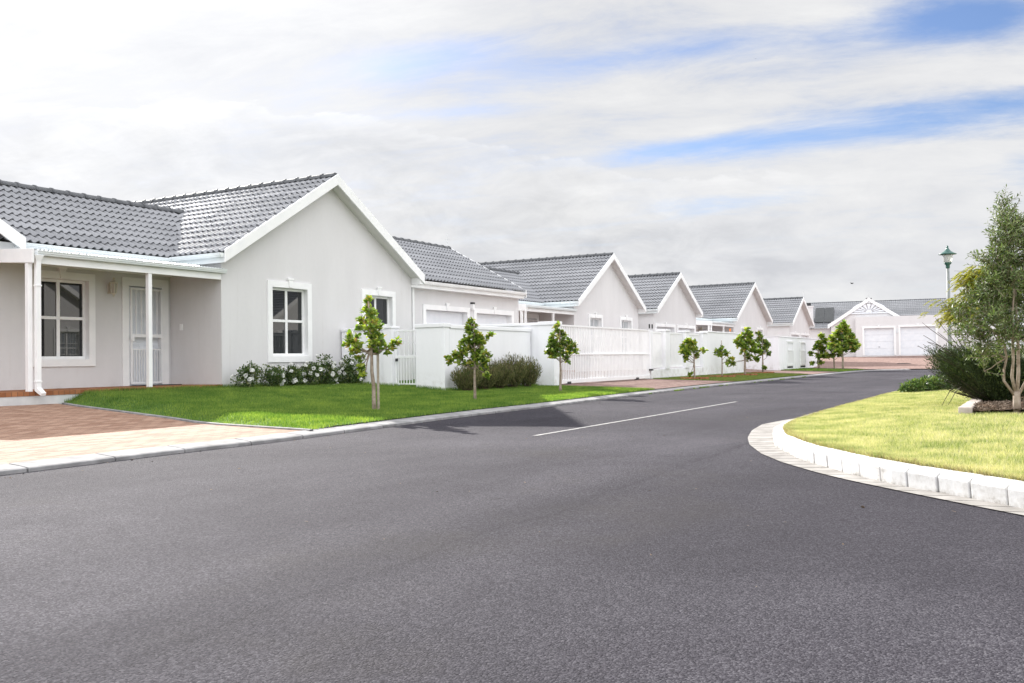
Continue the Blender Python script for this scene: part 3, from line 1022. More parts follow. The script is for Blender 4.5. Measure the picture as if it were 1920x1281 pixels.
def porch_wing(root, per=8, detail=True, left=-4.4, front_gable=False):
    """left wing set back behind a porch, with lean-to roof, posts and front door"""
    TP = 1.61
    eave, pitch = 3.27, 0.598
    # wall
    mb = MB()
    wz = (0.893 + .145, 2.78 - .152)
    holes = [(-3.40 + .145, -1.917 - .145, *wz), (-1.10, -0.25, 0.46, 2.60)]
    cell_wall(mb, TP, 's', left, 0.0, 0.0, 3.06, holes)
    cell_wall(mb, left, 't', TP, 6.2, 0.0, 3.06, [])
    mb.add([(left, 6.2, 3.06), (left, TP, 3.06), (left, 3.9, 3.06 + pitch * 2.29)], [(0, 1, 2)])
    mb.quad((0, 6.2, 0), (left, 6.2, 0), (left, 6.2, 3.06), (0, 6.2, 3.06))
    mb.build('wall', 'plaster', root)
    sl = math.sqrt(1 + pitch ** 2)
    mb = MB()
    xl = left - (3.0 if front_gable else .02)
    tile_plane(mb, (xl, 1.31, eave - .035), (1, 0, 0), (0, 1, pitch), 2.0 - xl, 2.59 * sl, per)
    tile_plane(mb, (2.0, 6.49, eave - .035), (-1, 0, 0), (0, -1, pitch), 2.0 - xl, 2.59 * sl, per)
    roof = mb.build('roof', 'roof_tile', root, True)
    mb = MB()
    ridge_caps(mb, (xl, 3.9, eave + pitch * 2.59), (2.33, 3.9, eave + pitch * 2.59))
    mb.build('ridge_cap', 'ridge_tile', roof)
    # verge boards of the left end
    if front_gable:
        gx = -6.92
        ga = eave + .605 * 3.1
        mb = MB()
        mb.quad((gx - 3, TP - .01, 0), (-3.99, TP - .01, 0), (-3.99, TP - .01, 3.1), (gx - 3, TP - .01, 3.1))
        mb.add([(gx - 3, TP - .01, 3.1), (-3.99, TP - .01, 3.1), (gx, TP - .01, 3.1 + .605 * 2.95)], [(0, 1, 2)])
        mb.build('wall', 'plaster', root)
        mb = MB()
        s2 = math.sqrt(1 + .605 ** 2)
        tile_plane(mb, (gx - 3.1, 1.04, eave - .035), (0, 1, 0), (1, 0, .605), 6, 3.1 * s2, per)
        tile_plane(mb, (gx + 3.1, 7.04, eave - .035), (0, -1, 0), (-1, 0, .605), 6, 3.1 * s2, per)
        mb.build('roof', 'roof_tile', root, True)
        mb = MB()
        barge(mb, (gx, ga + .03), (gx + 3.12, eave + .02), .98, 1.02, .265)
        barge(mb, (gx, ga + .03), (gx - 3.12, eave + .02), .98, 1.02, .265)
        mb.build('barge_board', 'white_paint', root, False, 0.006)
    mb = MB()
    for yt, sg in () if front_gable else ((1.29, 1), (6.51, -1)):
        poly = [(left - .05, 3.9, eave + pitch * 2.6 + .03), (left - .05, yt, eave + .02), (left - .05, yt, eave - .245), (left - .05, 3.9, eave + pitch * 2.6 - .235)]
        if sg > 0: poly = poly[::-1]
        mb.extrude(poly, (.04, 0, 0))
    mb.build('barge_board', 'white_paint', root, False, 0.006)
    mb = MB()
    mb.box(left, -.19, 1.325, 1.35, eave - .235, eave - .05)
    mb.build('fascia', 'white_paint', root)
    mb = MB()
    gutter_run(mb, (-.19, 1.324, eave - .125), (-3.82 if front_gable else left - .04, 1.324, eave - .125), (0, -1, 0))
    mb.build('gutter', 'gutter_white', root)
    # corrugated lean-to roof
    mb = MB()
    n = int(4.3 / .076 * 6)
    x = np.linspace(-4.34, -0.005, n)
    zz = 0.009 * np.cos(x / .076 * 2 * PI)
    y0, y1, z0, z1 = -.12, 1.60, 2.945, 3.035
    V = np.concatenate([np.stack([x, np.full(n, y0), z0 + zz], -1), np.stack([x, np.full(n, y1), z1 + zz], -1)])
    k = np.arange(n - 1)
    mb.np_add(V, np.stack([k, k + 1, n + k + 1, n + k], -1))
    pr = mb.build('porch_roof', 'gutter_white', root, True)
    mb = MB()
    mb.box(-4.31, -.035, -.04, .01, 2.71, 2.84)
    mb.box(-4.26, -.004, .80, .85, 2.85, 2.93)
    mb.box(-4.26, -.004, 1.54, 1.605, 2.86, 2.96)
    mb.build('beam', 'white_paint', root, False, 0.004)
    mb = MB()
    gutter_run(mb, (0.035, -.042, 2.845), (-4.31, -.042, 2.845), (0, -1, 0))
    mb.build('gutter', 'gutter_white', root)
    # board closing the left end of the lean-to
    mb = MB()
    poly = [(-4.44, -.17, 2.70), (-4.44, 1.9, 2.835), (-4.44, 1.9, 3.075), (-4.44, -.17, 2.945)]
    mb.extrude(poly[::-1], (.045, 0, 0))
    mb.build('verge_board', 'white_paint', root, False, 0.004)
    for sx in (-1.865, -4.385):
        mb = MB()
        mb.box(sx - .042, sx + .042, -.035, .055, 0.46, 2.71)
        mb.build('post', 'white_paint', root, False, 0.006)
    # downpipe beside the left post, with elbow and shoe
    mb = MB()
    px_ = -4.285
    mb.box(px_ - .045, px_ + .045, -.125, -.06, 0.53, 2.74)
    mb.extrude([(px_ - .045, -.125, 2.74), (px_ + .045, -.125, 2.74), (px_ + .09, -.15, 2.85), (px_ - .09, -.15, 2.85)], (0, .09, 0))
    mb.extrude([(px_ - .045, -.06, .53), (px_ - .045, -.125, .53), (px_ - .045, -.26, .435), (px_ - .045, -.235, .385), (px_ - .045, -.06, .47)], (.09, 0, 0))
    for z in (0.62, 2.3):
        mb.box(px_ - .055, px_ + .055, -.132, -.055, z, z + .03)
    mb.build('downpipe', 'white_paint', root, False, 0.004)
    # floor slab with brick edge
    mb = MB()
    mb.box(-7.5, -0.003, -0.03, TP, 0.385, 0.46)
    mb.build('porch_floor', 'porch_brick', root)
    mb = MB()
    mb.box(-7.5, -0.003, -0.02, TP, 0.0, 0.385)
    mb.build('plinth', 'plinth', root)
    window(root, -3.40, -1.917, 0.893, 2.78, TP)
    # door
    d = MB()
    d.box(-1.10, -.25, TP + .10, TP + .14, 0.46, 2.60)
    for (a, c) in ((-1.0, -.72), (-.63, -.35)):
        for (p_, q) in ((.62, 1.35), (1.55, 2.42)):
            ring(d, a, c, p_, q, .03, TP + .088, TP + .10)
    door = d.build('door', 'door_white', root, False, 0.004)
    s_ = MB()
    s_.box(-1.263, -.07, TP - .035, TP, 2.60, 2.78)
    s_.box(-1.263, -1.10, TP - .035, TP, .46, 2.60)
    s_.box(-.25, -.07, TP - .035, TP, .46, 2.60)
    s_.box(-1.104, -1.10, TP, TP + .14, .46, 2.60)
    s_.box(-.25, -.246, TP, TP + .14, .46, 2.60)
    s_.build('surround', 'white_paint', door, False, 0.005)
    # security gate in front of the door
    g = MB()
    a, c, y0, y1 = -1.085, -.27, TP - .075, TP - .045
    z0, z1 = .50, 2.555
    ring(g, a, c, z0, z1, .035, y0, y1)
    g.box(a + .035, c - .035, y0 - .005, y1 + .005, 1.50, 1.57)
    g.box(a + .035, c - .035, y0, y1, 1.23, 1.25)
    nb = 6
    for k in range(1, nb):
        x = a + (c - a) * k / nb
        g.box(x - .008, x + .008, y0 + .006, y1 - .006, 1.57, z1 - .035)
        g.box(x - .022, x + .022, y0 + .002, y1 - .002, 2.02, 2.05)
        # scrolls near the top
        for sg in (-1, 1):
            pts = [(x + sg * (.008 + .035 * math.sin(q)), (y0 + y1) / 2, 2.44 + .04 * (1 - math.cos(q)) + .01) for q in np.linspace(0, PI * .95, 6)]
            g.tube(pts, .006, 5, False)
    for k in range(1, nb * 2):
        x = a + (c - a) * k / (nb * 2)
        g.box(x - .007, x + .007, y0 + .006, y1 - .006, z0 + .035, 1.23)
    g.box(a - .02, a + .055, y0 - .03, y0 - .005, 1.42, 1.54)
    for z in (.75, 2.3):
        g.box(c, c + .05, y0, y1 + .04, z, z + .07)
    g.build('security_gate', 'gate_white', door)
    m_ = MB()
    m_.box(-1.12, -.22, TP - .62, TP - .12, .462, .474)
    m_.build('doormat', 'dark_metal', root)
    # wall lantern
    l = MB()
    lx, ly = -1.56, TP - .14
    l.lathe([(.02, 2.735), (.03, 2.71), (.012, 2.69), (.05, 2.665), (.098, 2.63), (.10, 2.615), (.085, 2.61)][::-1], lx, ly, 6)
    l.lathe([(.01, 2.335), (.022, 2.355), (.012, 2.37), (.045, 2.395), (.055, 2.41)], lx, ly, 6)
    for k in range(6):
        an = 2 * PI * k / 6
        l.tube([(lx + .053 * math.cos(an), ly + .053 * math.sin(an), 2.41), (lx + .084 * math.cos(an), ly + .084 * math.sin(an), 2.61)], .008, 4)
    l.tube([(lx, TP, 2.50), (lx, TP - .04, 2.44), (lx, ly, 2.39)], .014, 6)
    l.box(lx - .045, lx + .045, TP - .02, TP, 2.40, 2.62)
    lan = l.build('wall_lantern', 'lantern_cream', root)
    l = MB()
    l.lathe([(.048, 2.412), (.078, 2.608)], lx, ly, 6)
    l.build('lantern_glass', 'lantern_glass', lan)
    sw = MB()
    sw.box(-.016, 0, 1.20, 1.29, 1.66, 1.80)
    sw.build('bell_plate', 'white_paint', root, False, 0.004)


GH = 'grey roofed gable houses along the street'
GG = 'garages between the houses'
h1 = gable_house('house', (0, 0, 0), 'nearest and largest gabled house with open porch and white roses along its wall', 'house', group=GH)
porch_wing(h1, front_gable=True)
# second gable house and third
h2 = gable_house('house', (20.05, 1.30, 0), 'gabled house behind the white sliding gate with two barred windows', 'house', W_=6.96, group=GH, per=6, detail=False)
porch_wing(h2, 6)
h4 = gable_house('house', (41.25, 0.90, 0), 'gabled house behind the solid white wall beside the small orange board', 'house', W_=7.2, rz=-.026, group=GH, per=5, detail=False)
porch_wing(h4, 5)
g3 = gable_house('garage', (28.2, 1.0, 0), 'gable fronted garage just right of the sliding gate house, two doors behind the slatted wall', 'garage', W_=5.95, rz=-.024, group=GG, per=6, kind='garage')
g5 = gable_house('garage', (52.5, 0.2, 0), 'farthest gable in the row with a thin spike on its ridge', 'garage', W_=5.85, rz=-.024, group=GG, per=5, kind='garage', depth=9)
mb = MB(); mb.tube([(5.85 / 2, -.3, 5.05), (5.85 / 2, -.3, 5.75)], [.03, .006], 6)
mb.build('finial', 'alu', g5)

# side-ridged double garage right of the first house
g1 = empty('garage', (0, 0, 0), 'double garage with its ridge along the street, attached right of the nearest house', 'garage', GG)
mb = MB()
d1, d2 = (8.35, 10.62), (11.18, 13.45)
cell_wall(mb, 0.5, 's', 6.98, 14.0, 0.0, 3.10, [(*d1, 0.3, 2.43), (*d2, 0.3, 2.43)])
mb.quad((14.0, .5, 0), (14.0, 6.3, 0), (14.0, 6.3, 3.1), (14.0, .5, 3.1))
mb.add([(14.0, .5, 3.1), (14.0, 6.3, 3.1), (14.0, 3.4, 3.1 + .545 * 2.9)], [(0, 1, 2)])
mb.quad((14.0, 6.3, 0), (6.98, 6.3, 0), (6.98, 6.3, 3.1), (14.0, 6.3, 3.1))
mb.build('wall', 'plaster', g1)
mb = MB()
sl = math.sqrt(1 + .545 ** 2)
tile_plane(mb, (6.6, .22, 3.25), (1, 0, 0), (0, 1, .545), 7.35, 3.12 * sl, 8)
tile_plane(mb, (13.95, 6.46, 3.25), (-1, 0, 0), (0, -1, .545), 7.35, 3.12 * sl, 8)
rf = mb.build('roof', 'roof_tile', g1, True)
mb = MB()
ridge_caps(mb, (6.6, 3.34, 4.985), (13.9, 3.34, 4.985))
mb.build('ridge_cap', 'ridge_tile', rf)
mb = MB()
for yt, sg in ((.17, 1), (6.51, -1)):
    poly = [(13.95, 3.34, 5.04), (13.95, yt, 3.30), (13.95, yt, 3.05), (13.95, 3.34, 4.79)]
    if sg > 0: poly = poly[::-1]
    mb.extrude(poly, (.05, 0, 0))
mb.build('barge_board', 'white_paint', g1, False, 0.005)
mb = MB(); mb.box(7.2, 13.95, .235, .26, 3.02, 3.2); mb.box(7.2, 13.95, .26, .5, 3.02, 3.04)
mb.build('fascia', 'white_paint', g1)
mb = MB(); gutter_run(mb, (13.94, .234, 3.13), (7.25, .234, 3.13), (0, -1, 0))
mb.build('gutter', 'white_paint', g1)
mb = MB(); mb.tube([(13.85, 3.34, 5.0), (13.85, 3.34, 5.52)], [.02, .008], 6); mb.box(13.835, 13.865, 3.25, 3.43, 5.3, 5.312)
mb.build('finial', 'alu', g1)
for d in (d1, d2): garage_door(g1, d[0], d[1], 0.3, 2.43, 0.5)
mb = MB()
mb.box(7.52, 7.61, .36, .45, .3, 3.05)
mb.box(7.51, 7.62, .35, .5, 1.4, 1.44)
mb.build('downpipe', 'white_paint', g1, False, 0.004)
l = MB(); l.box(10.85, 10.95, .40, .5, 2.52, 2.70); l.build('wall_lantern', 'white_paint', g1)
l = MB(); l.box(10.845, 10.955, .39, .5, 2.70, 2.76); l.build('lantern_hood', 'dark_metal', g1)

# houses across the street: outside the frame, seen only mirrored in the window panes
for k, x in enumerate((15.5, 30.0)):
    o = gable_house('house', (x, -21.0, -.1), ['gabled house across the street nearest the junction', 'gabled house across the street farther from the junction'][k], 'house', rz=PI, group='houses across the street', per=5, detail=False)
    porch_wing(o, 5)


# ------------------------------------------------------------------ walls and gates
def gz(s, t): return float(G(s, t))


def wall_thing(label, boxes, caps, mat='wall_white', group='white boundary walls', name='boundary_wall'):
    o0 = boxes[0]
    root = empty(name, (o0[0], o0[2], 0), label, 'wall', group)
    mb = MB()
    for (x0, x1, y0, y1, z0, z1) in boxes:
        mb.box(x0 - o0[0], x1 - o0[0], y0 - o0[2], y1 - o0[2], z0, z1)
    mb.build('wall', mat, root, False, 0.008)
    if caps:
        mb = MB()
        for (x0, x1, y0, y1, z0, z1) in caps:
            mb.box(x0 - o0[0], x1 - o0[0], y0 - o0[2], y1 - o0[2], z0, z1)
        mb.build('coping', 'wall_white', root, False, 0.01)
    return root


XW = 3.9
wall_thing('short low white wall beside the house, left of the narrow pedestrian gate', [(XW, XW + .22, -1.36, -.04, 0, 1.66), (XW - .04, XW + .26, -1.63, -1.362, 0, 1.70)],
           [(XW - .02, XW + .24, -1.36, -.04, 1.662, 1.74), (XW - .06, XW + .28, -1.65, -1.362, 1.702, 1.76)])
wall_thing('white corner wall behind the lavender bushes, nearest the road', [(XW, XW + .22, -3.14, -2.31, 0, 1.69), (XW + .222, 8.14, -3.14, -2.92, 0, 1.66)],
           [(XW - .025, XW + .245, -3.165, -2.30, 1.692, 1.785), (XW + .247, 8.14, -3.165, -2.895, 1.662, 1.755)])
mb = MB()
wall_thing('taller white wall and pier closing the left side of the sliding gate', [(8.14, 8.57, -3.86, -3.38, 0, 1.83), (8.19, 8.45, -3.378, .44, 0, 1.83)],
           [(8.11, 8.60, -3.89, -3.38, 1.832, 1.93), (8.16, 8.48, -3.378, .44, 1.832, 1.91)])
# pedestrian gate
pg = empty('pedestrian_gate', (XW + .1, -1.97, 0), 'narrow white barred pedestrian gate between two wall ends', 'gate')
zb = .33
mb = MB()
y0, y1 = -.335, .335
def gbox(m_, a, c, z0, z1, th=.03): m_.box(-th / 2, th / 2, a, c, z0, z1)
gbox(mb, y0, y0 + .04, zb, 1.66); gbox(mb, y1 - .04, y1, zb, 1.66)
gbox(mb, y0 + .04, y1 - .04, zb, zb + .04); gbox(mb, y0 + .04, y1 - .04, 1.62, 1.66); gbox(mb, y0 + .04, y1 - .04, .98, 1.04)
pf = mb.build('gate_frame', 'gate_white', pg, False, 0.003)
mb = MB()
for k in range(1, 8):
    y = y0 + (y1 - y0) * k / 8
    gbox(mb, y - .009, y + .009, zb + .04, .98, .018)
for k in range(1, 5):
    y = y0 + (y1 - y0) * k / 5
    gbox(mb, y - .008, y + .008, 1.04, 1.62, .016)
    gbox(mb, y - .03, y + .03, 1.33, 1.355, .014)
mb.build('bar', 'gate_white', pg)
mb = MB(); mb.box(-.045, -.016, y1 - .09, y1 - .03, .90, .97); mb.build('lock', 'dark_metal', pg)

# sliding gate
sg_ = empty('sliding_gate', (8.75, -3.42, 0), 'wide white sliding gate of closely set upright bars across the paved drive', 'gate')
mb = MB()
L0, L1, zb, ztop = 0.0, 7.48, .20, 1.885
mb.box(L0, L1, -.03, .03, ztop - .05, ztop); mb.box(L0, L1, -.035, .035, zb, zb + .11); mb.box(L0 + .06, L1 - .06, -.028, .028, 1.02, 1.06)
mb.box(L0, L0 + .06, -.03, .03, zb + .11, ztop - .05); mb.box(L1 - .06, L1, -.03, .03, zb + .11, ztop - .05)
mb.build('gate_frame', 'gate_white', sg_, False, 0.004)
mb = MB()
nb = 66
for k in range(1, nb):
    x = L0 + (L1 - L0) * k / nb
    mb.box(x - .019, x + .019, -.012, .012, zb + .11, 1.02)
    mb.box(x - .019, x + .019, -.012, .012, 1.06, ztop - .05)
tag(mb.build('bar', 'gate_white', sg_), kind='stuff')
for x in (1.1, 6.3):
    mb = MB()
    mb.tube([(x - .07, -.02, .19), (x - .07, .02, .19)], .055, 12); mb.tube([(x + .07, -.02, .19), (x + .07, .02, .19)], .055, 12)
    mb.box(x - .12, x + .12, -.045, -.036, .18, .25)
    mb.build('roller', 'dark_metal', sg_)
mb = MB(); mb.box(0.0, 7.6, -.05, .05, .165, .175); mb.build('rail', 'dark_metal', sg_)

# slatted wall right of the sliding gate
sw_ = wall_thing('white wall with tall slatted panels between piers, right of the sliding gate',
    [(16.32, 22.1, -3.46, -3.24, 0, .50), (17.70, 18.12, -3.50, -3.20, .502, 1.86), (19.86, 20.32, -3.50, -3.20, .502, 1.86), (21.95, 22.5, -3.50, -3.2, 0, 1.86), (16.2, 16.44, -3.5, -3.2, .502, 1.86)],
    [(17.67, 18.15, -3.53, -3.17, 1.862, 1.93), (19.83, 20.35, -3.53, -3.17, 1.862, 1.93), (21.92, 22.53, -3.53, -3.17, 1.862, 1.93)])
for (a, c) in ((16.46, 17.69), (18.14, 19.85), (20.34, 21.94)):
    mb = MB()
    mb.box(a - 16.32, c - 16.32, .09, .13, .55, .60); mb.box(a - 16.32, c - 16.32, .09, .13, 1.78, 1.84)
    n = int((c - a) / .105)
    for k in range(n):
        x = a + (c - a) * (k + .5) / n - 16.32
        mb.box(x - .030, x + .030, .10, .12, .60, 1.78)
    mb.build('slat_panel', 'gate_white', sw_)
mb = MB(); mb.box(-.16, -.04, -.10, .02, .46, .52); mb.box(.15, .19, -.02, .02, 1.93, 2.08); mb.box(-.12, -.08, -.02, .02, 1.93, 2.08)
mb.build('gate_guide', 'dark_metal', sw_)
wall_thing('plain solid white wall behind the row of saplings', [(22.51, 27.85, -3.46, -3.2, 0, 1.92), (27.6, 27.85, -3.198, 1.0, 0, 1.9)], [(22.51, 27.88, -3.49, -3.17, 1.922, 1.975)])
nw = wall_thing('farthest white wall with two narrow recessed slatted panels', [(34.65, 34.9, -3.4, 1.0, 0, 1.93), (34.902, 44.0, -3.4, -3.16, 0, 1.90)], [(34.62, 34.93, -3.43, 1.0, 1.932, 1.96), (34.932, 44.0, -3.43, -3.14, 1.902, 1.955)])
for (a, c) in ((36.3, 37.75), (39.4, 40.8)):
    mb = MB()
    ring(mb, a - 34.65, c - 34.65, .38, 1.72, .09, -.045, -.004)
    mb.box(a - 34.65 + .09, c - 34.65 - .09, -.035, -.004, 1.18, 1.24)
    for k in range(12):
        x = a - 34.65 + .09 + (c - a - .18) * (k + .5) / 12
        mb.box(x - .035, x + .035, -.025, -.004, .47, 1.18)
    mb.build('slat_panel', 'gate_white', nw)
    mb = MB(); mb.box(a - 34.65 + .12, c - 34.65 - .12, -.016, -.003, .27, .345); mb.build('drain_slot', 'dark_gap', nw)
# low white wall glimpsed behind the olive tree
wall_thing('low white wall glimpsed behind the olive tree at the right', [(50.0, 50.3, -30.0, -11.9, 0, 1.35)], None)

# orange board on a post
ob = empty('sign_board', (27.35, -3.0, 0), 'small orange board on a thin post above the solid wall', 'sign')
mb = MB(); mb.box(-.09, .13, -.015, .0, 2.06, 2.19); mb.build('board', 'sign_orange', ob)
mb = MB(); mb.box(-.015, .015, .002, .03, 0.3, 2.18); mb.build('post', 'alu', ob)

# ------------------------------------------------------------------ far double garage building
FB = empty('garage_house', (-14.356 + 0.4953 * 29.97 + .8687 * 76, -15.373 - .8686 * 29.97 + .495 * 76, 0), 'low building facing down the street with two wide white garage doors and a fan gable', 'house',
           rz=math.atan2(-.8686, .4953) - R(21.3))
X0 = 29.97
def fx(x): return (x - X0) * .932
mb = MB()
bz = 0.6
cell_wall(mb, -.6, 's', fx(28.0), fx(36.2), bz, 4.02, [(fx(28.7), fx(31.08), .88, 3.08), (fx(31.62), fx(34.38), .88, 3.12)])
mb.quad((fx(28.0), 0.01, bz), (fx(28.0), -.6, bz), (fx(28.0), -.6, 4.02), (fx(28.0), 0.01, 4.02))
mb.quad((fx(36.2), -.6, bz), (fx(36.2), 4, bz), (fx(36.2), 4, 4.02), (fx(36.2), -.6, 4.02))
mb.quad((fx(28.0), -.6, 4.02), (fx(36.2), -.6, 4.02), (fx(36.2), .3, 4.02), (fx(28.0), .3, 4.02))
zt = 3.35
cell_wall(mb, 0.0, 's', fx(25.95), fx(32.3), bz, zt, [(fx(26.5), fx(27.2), 2.1, 2.75)])
mb.add([(fx(25.95), 0, zt), (fx(32.3), 0, zt), (fx(29.12), 0, 5.35)], [(0, 1, 2)])
mb.quad((fx(25.95), 4, bz), (fx(25.95), 0, bz), (fx(25.95), 0, zt), (fx(25.95), 4, zt))
cell_wall(mb, 4.0, 's', fx(23.0), fx(40), bz, 3.3, [])
mb.quad((fx(23.0), 12, bz), (fx(23.0), 4, bz), (fx(23.0), 4, 3.3), (fx(23.0), 12, 3.3))
mb.add([(fx(23.0), 12, 3.3), (fx(23.0), 4, 3.3), (fx(23.0), 8, 5.6)], [(0, 1, 2)])
mb.build('wall', 'plaster', FB)
mb = MB()
tile_plane(mb, (fx(22.8), 3.7, 3.28), (1, 0, 0), (0, 1, .57), 12.2, 4.3 * math.sqrt(1 + .57 ** 2), 5)
tile_plane(mb, (fx(29.12 - 3.42), -.1, 3.42), (0, 1, 0), (1, 0, .63), 9, 3.42 * math.sqrt(1 + .63 ** 2), 5)
tile_plane(mb, (fx(29.12 + 3.42), 8.9, 3.42), (0, -1, 0), (-1, 0, .63), 9, 3.42 * math.sqrt(1 + .63 ** 2), 5)
rf = mb.build('roof', 'roof_tile', FB, True)
mb = MB(); ridge_caps(mb, (fx(22.8), 8.0, 5.72), (fx(35.8), 8.0, 5.72)); mb.build('ridge_cap', 'ridge_tile', rf)
c_ = MB(); c_.box(fx(23.55), fx(24.15), 4.6, 5.2, 3.0, 5.22); c_.box(fx(23.48), fx(24.22), 4.53, 5.27, 5.22, 5.33); ch = c_.build('chimney', 'plaster', rf)
c_ = MB(); c_.box(fx(23.55), fx(23.95), 4.65, 5.15, 5.33, 5.60); c_.build('chimney_cowl', 'dark_metal', rf)
sp = MB()
sl = math.sqrt(1 + .57 ** 2)
def onroof(x, v): return (fx(x), 3.7 + v / sl - .09 * .57 / sl, 3.28 + v * .57 / sl + .09)
for (a, c) in ((24.3, 25.1), (25.15, 25.95)):
    p = [onroof(a, .9), onroof(c, .9), onroof(c, 3.7), onroof(a, 3.7)]
    sp.extrude(p, (0, -.03, .05))
sp.build('solar_panel', 'solar_black', rf)
mb = MB()
barge(mb, (fx(29.12), 5.60), (fx(29.12 - 3.45), 3.44), -.16, -.11, .3)
barge(mb, (fx(29.12), 5.60), (fx(29.12 + 3.45), 3.44), -.16, -.11, .3)
mb.build('barge_board', 'white_paint', FB)
# fan ornament in the gable
mb = MB()
cx, cz = fx(29.12), 4.42
mb.box(cx - 1.5, cx + 1.5, -.11, -.05, cz - .12, cz - .02)
for k in range(9):
    an = PI * (k + .5) / 9
    a2 = PI / 9 * .36
    pts = [(cx + r_ * math.cos(q) * 1.25, -.09, cz + r_ * math.sin(q) * .72) for r_, q in ((.3, an - a2 * .8), (.95, an - a2), (.95, an + a2), (.3, an + a2 * .8))]
    mb.extrude(pts[::-1], (0, .05, 0))
mb.extrude([(cx + .25 * math.cos(q), -.10, cz + .2 * math.sin(q)) for q in np.linspace(PI, 0, 9)], (0, .06, 0))
for k in range(24):
    q0, q1 = PI * k / 24, PI * (k + 1) / 24
    mb.add([(cx + r_ * math.cos(q) * 1.25, y_, cz + r_ * math.sin(q) * .74) for y_ in (-.1, -.04) for r_, q in ((1.0, q0), (1.12, q0), (1.12, q1), (1.0, q1))],
           [(0, 1, 2, 3), (0, 4, 5, 1), (2, 6, 7, 3), (1, 5, 6, 2), (3, 7, 4, 0)])
mb.build('fan_ornament', 'door_white', FB)
mb = MB(); mb.tube([(fx(29.12), -.12, 5.5), (fx(29.12), -.12, 6.1)], [.025, .008], 6); mb.build('finial', 'alu', FB)
garage_door(FB, fx(28.7), fx(31.08), .88, 3.08, -.6)
garage_door(FB, fx(31.62), fx(34.38), .88, 3.12, -.6)
mb = MB(); mb.quad((fx(26.5), .1, 2.1), (fx(27.2), .1, 2.1), (fx(27.2), .1, 2.75), (fx(26.5), .1, 2.75)); wn = mb.build('window', 'glass', FB)
mb = MB(); ring(mb, fx(26.38), fx(27.32), 1.98, 2.87, .12, -.04, 0); mb.build('surround', 'white_paint', wn)
mb = MB(); mb.box(fx(31.22), fx(31.48), -.63, -.60, 2.62, 3.0); mb.build('house_plaque', 'plaque_grey', FB)
# another house beyond, mostly behind the olive tree
o = gable_house('house', (58.0, -21.5, 0.35), 'white house half hidden behind the olive tree', 'house', rz=math.atan2(-.8686, .4953), group=GH, per=5, detail=False)


# ------------------------------------------------------------------ vegetation
def leaf_mesh(name, P, D, N, Ln, Wd, mat, parent=None, fold=0.25, round_=True):
    """one object of many leaves. P base points, D axis (unit), N face normal (unit), Ln length, Wd half width (arrays)"""
    P = np.asarray(P); D = np.asarray(D); N = np.asarray(N)
    D = D / np.linalg.norm(D, axis=1, keepdims=True)
    Sd = np.cross(D, N); Sd /= np.maximum(np.linalg.norm(Sd, axis=1, keepdims=True), 1e-6)
    N = np.cross(Sd, D)
    Ln = np.broadcast_to(Ln, len(P))[:, None]; Wd = np.broadcast_to(Wd, len(P))[:, None]
    n = len(P)
    if round_:
        a, c, wa, wc = .30, .72, 1.0, .85
        V = np.stack([P, P + D * Ln * a + Sd * Wd * wa + N * Wd * fold, P + D * Ln * c + Sd * Wd * wc + N * Wd * fold, P + D * Ln,
                      P + D * Ln * c - Sd * Wd * wc + N * Wd * fold, P + D * Ln * a - Sd * Wd * wa + N * Wd * fold], 1).reshape(-1, 3)
        b0 = np.arange(n) * 6
        F = np.concatenate([np.stack([b0, b0 + 1, b0 + 2, b0 + 3], -1), np.stack([b0, b0 + 3, b0 + 4, b0 + 5], -1)])
    else:
        V = np.stack([P, P + D * Ln * .45 + Sd * Wd, P + D * Ln - N * Ln * .1, P + D * Ln * .45 - Sd * Wd], 1).reshape(-1, 3)
        b0 = np.arange(n) * 4
        F = np.stack([b0, b0 + 1, b0 + 2, b0 + 3], -1)
    return np_mesh(name, V, F, mat, parent)


def unit(a): return a / np.maximum(np.linalg.norm(a, axis=-1, keepdims=True), 1e-9)


def curve_pts(a, c, n=5, sag=0.0, wob=0.02, r=random):
    a, c = Vector(a), Vector(c)
    out_ = []
    for k in range(n + 1):
        f = k / n
        p = a.lerp(c, f)
        p.z += sag * 4 * f * (1 - f)
        if 0 < k < n:
            p += Vector((r.uniform(-wob, wob), r.uniform(-wob, wob), r.uniform(-wob, wob)))
        out_.append(p)
    return out_


RH = np.array([rh.x, rh.y, 0.0])
FH = np.array([fh.x, fh.y, 0.0])


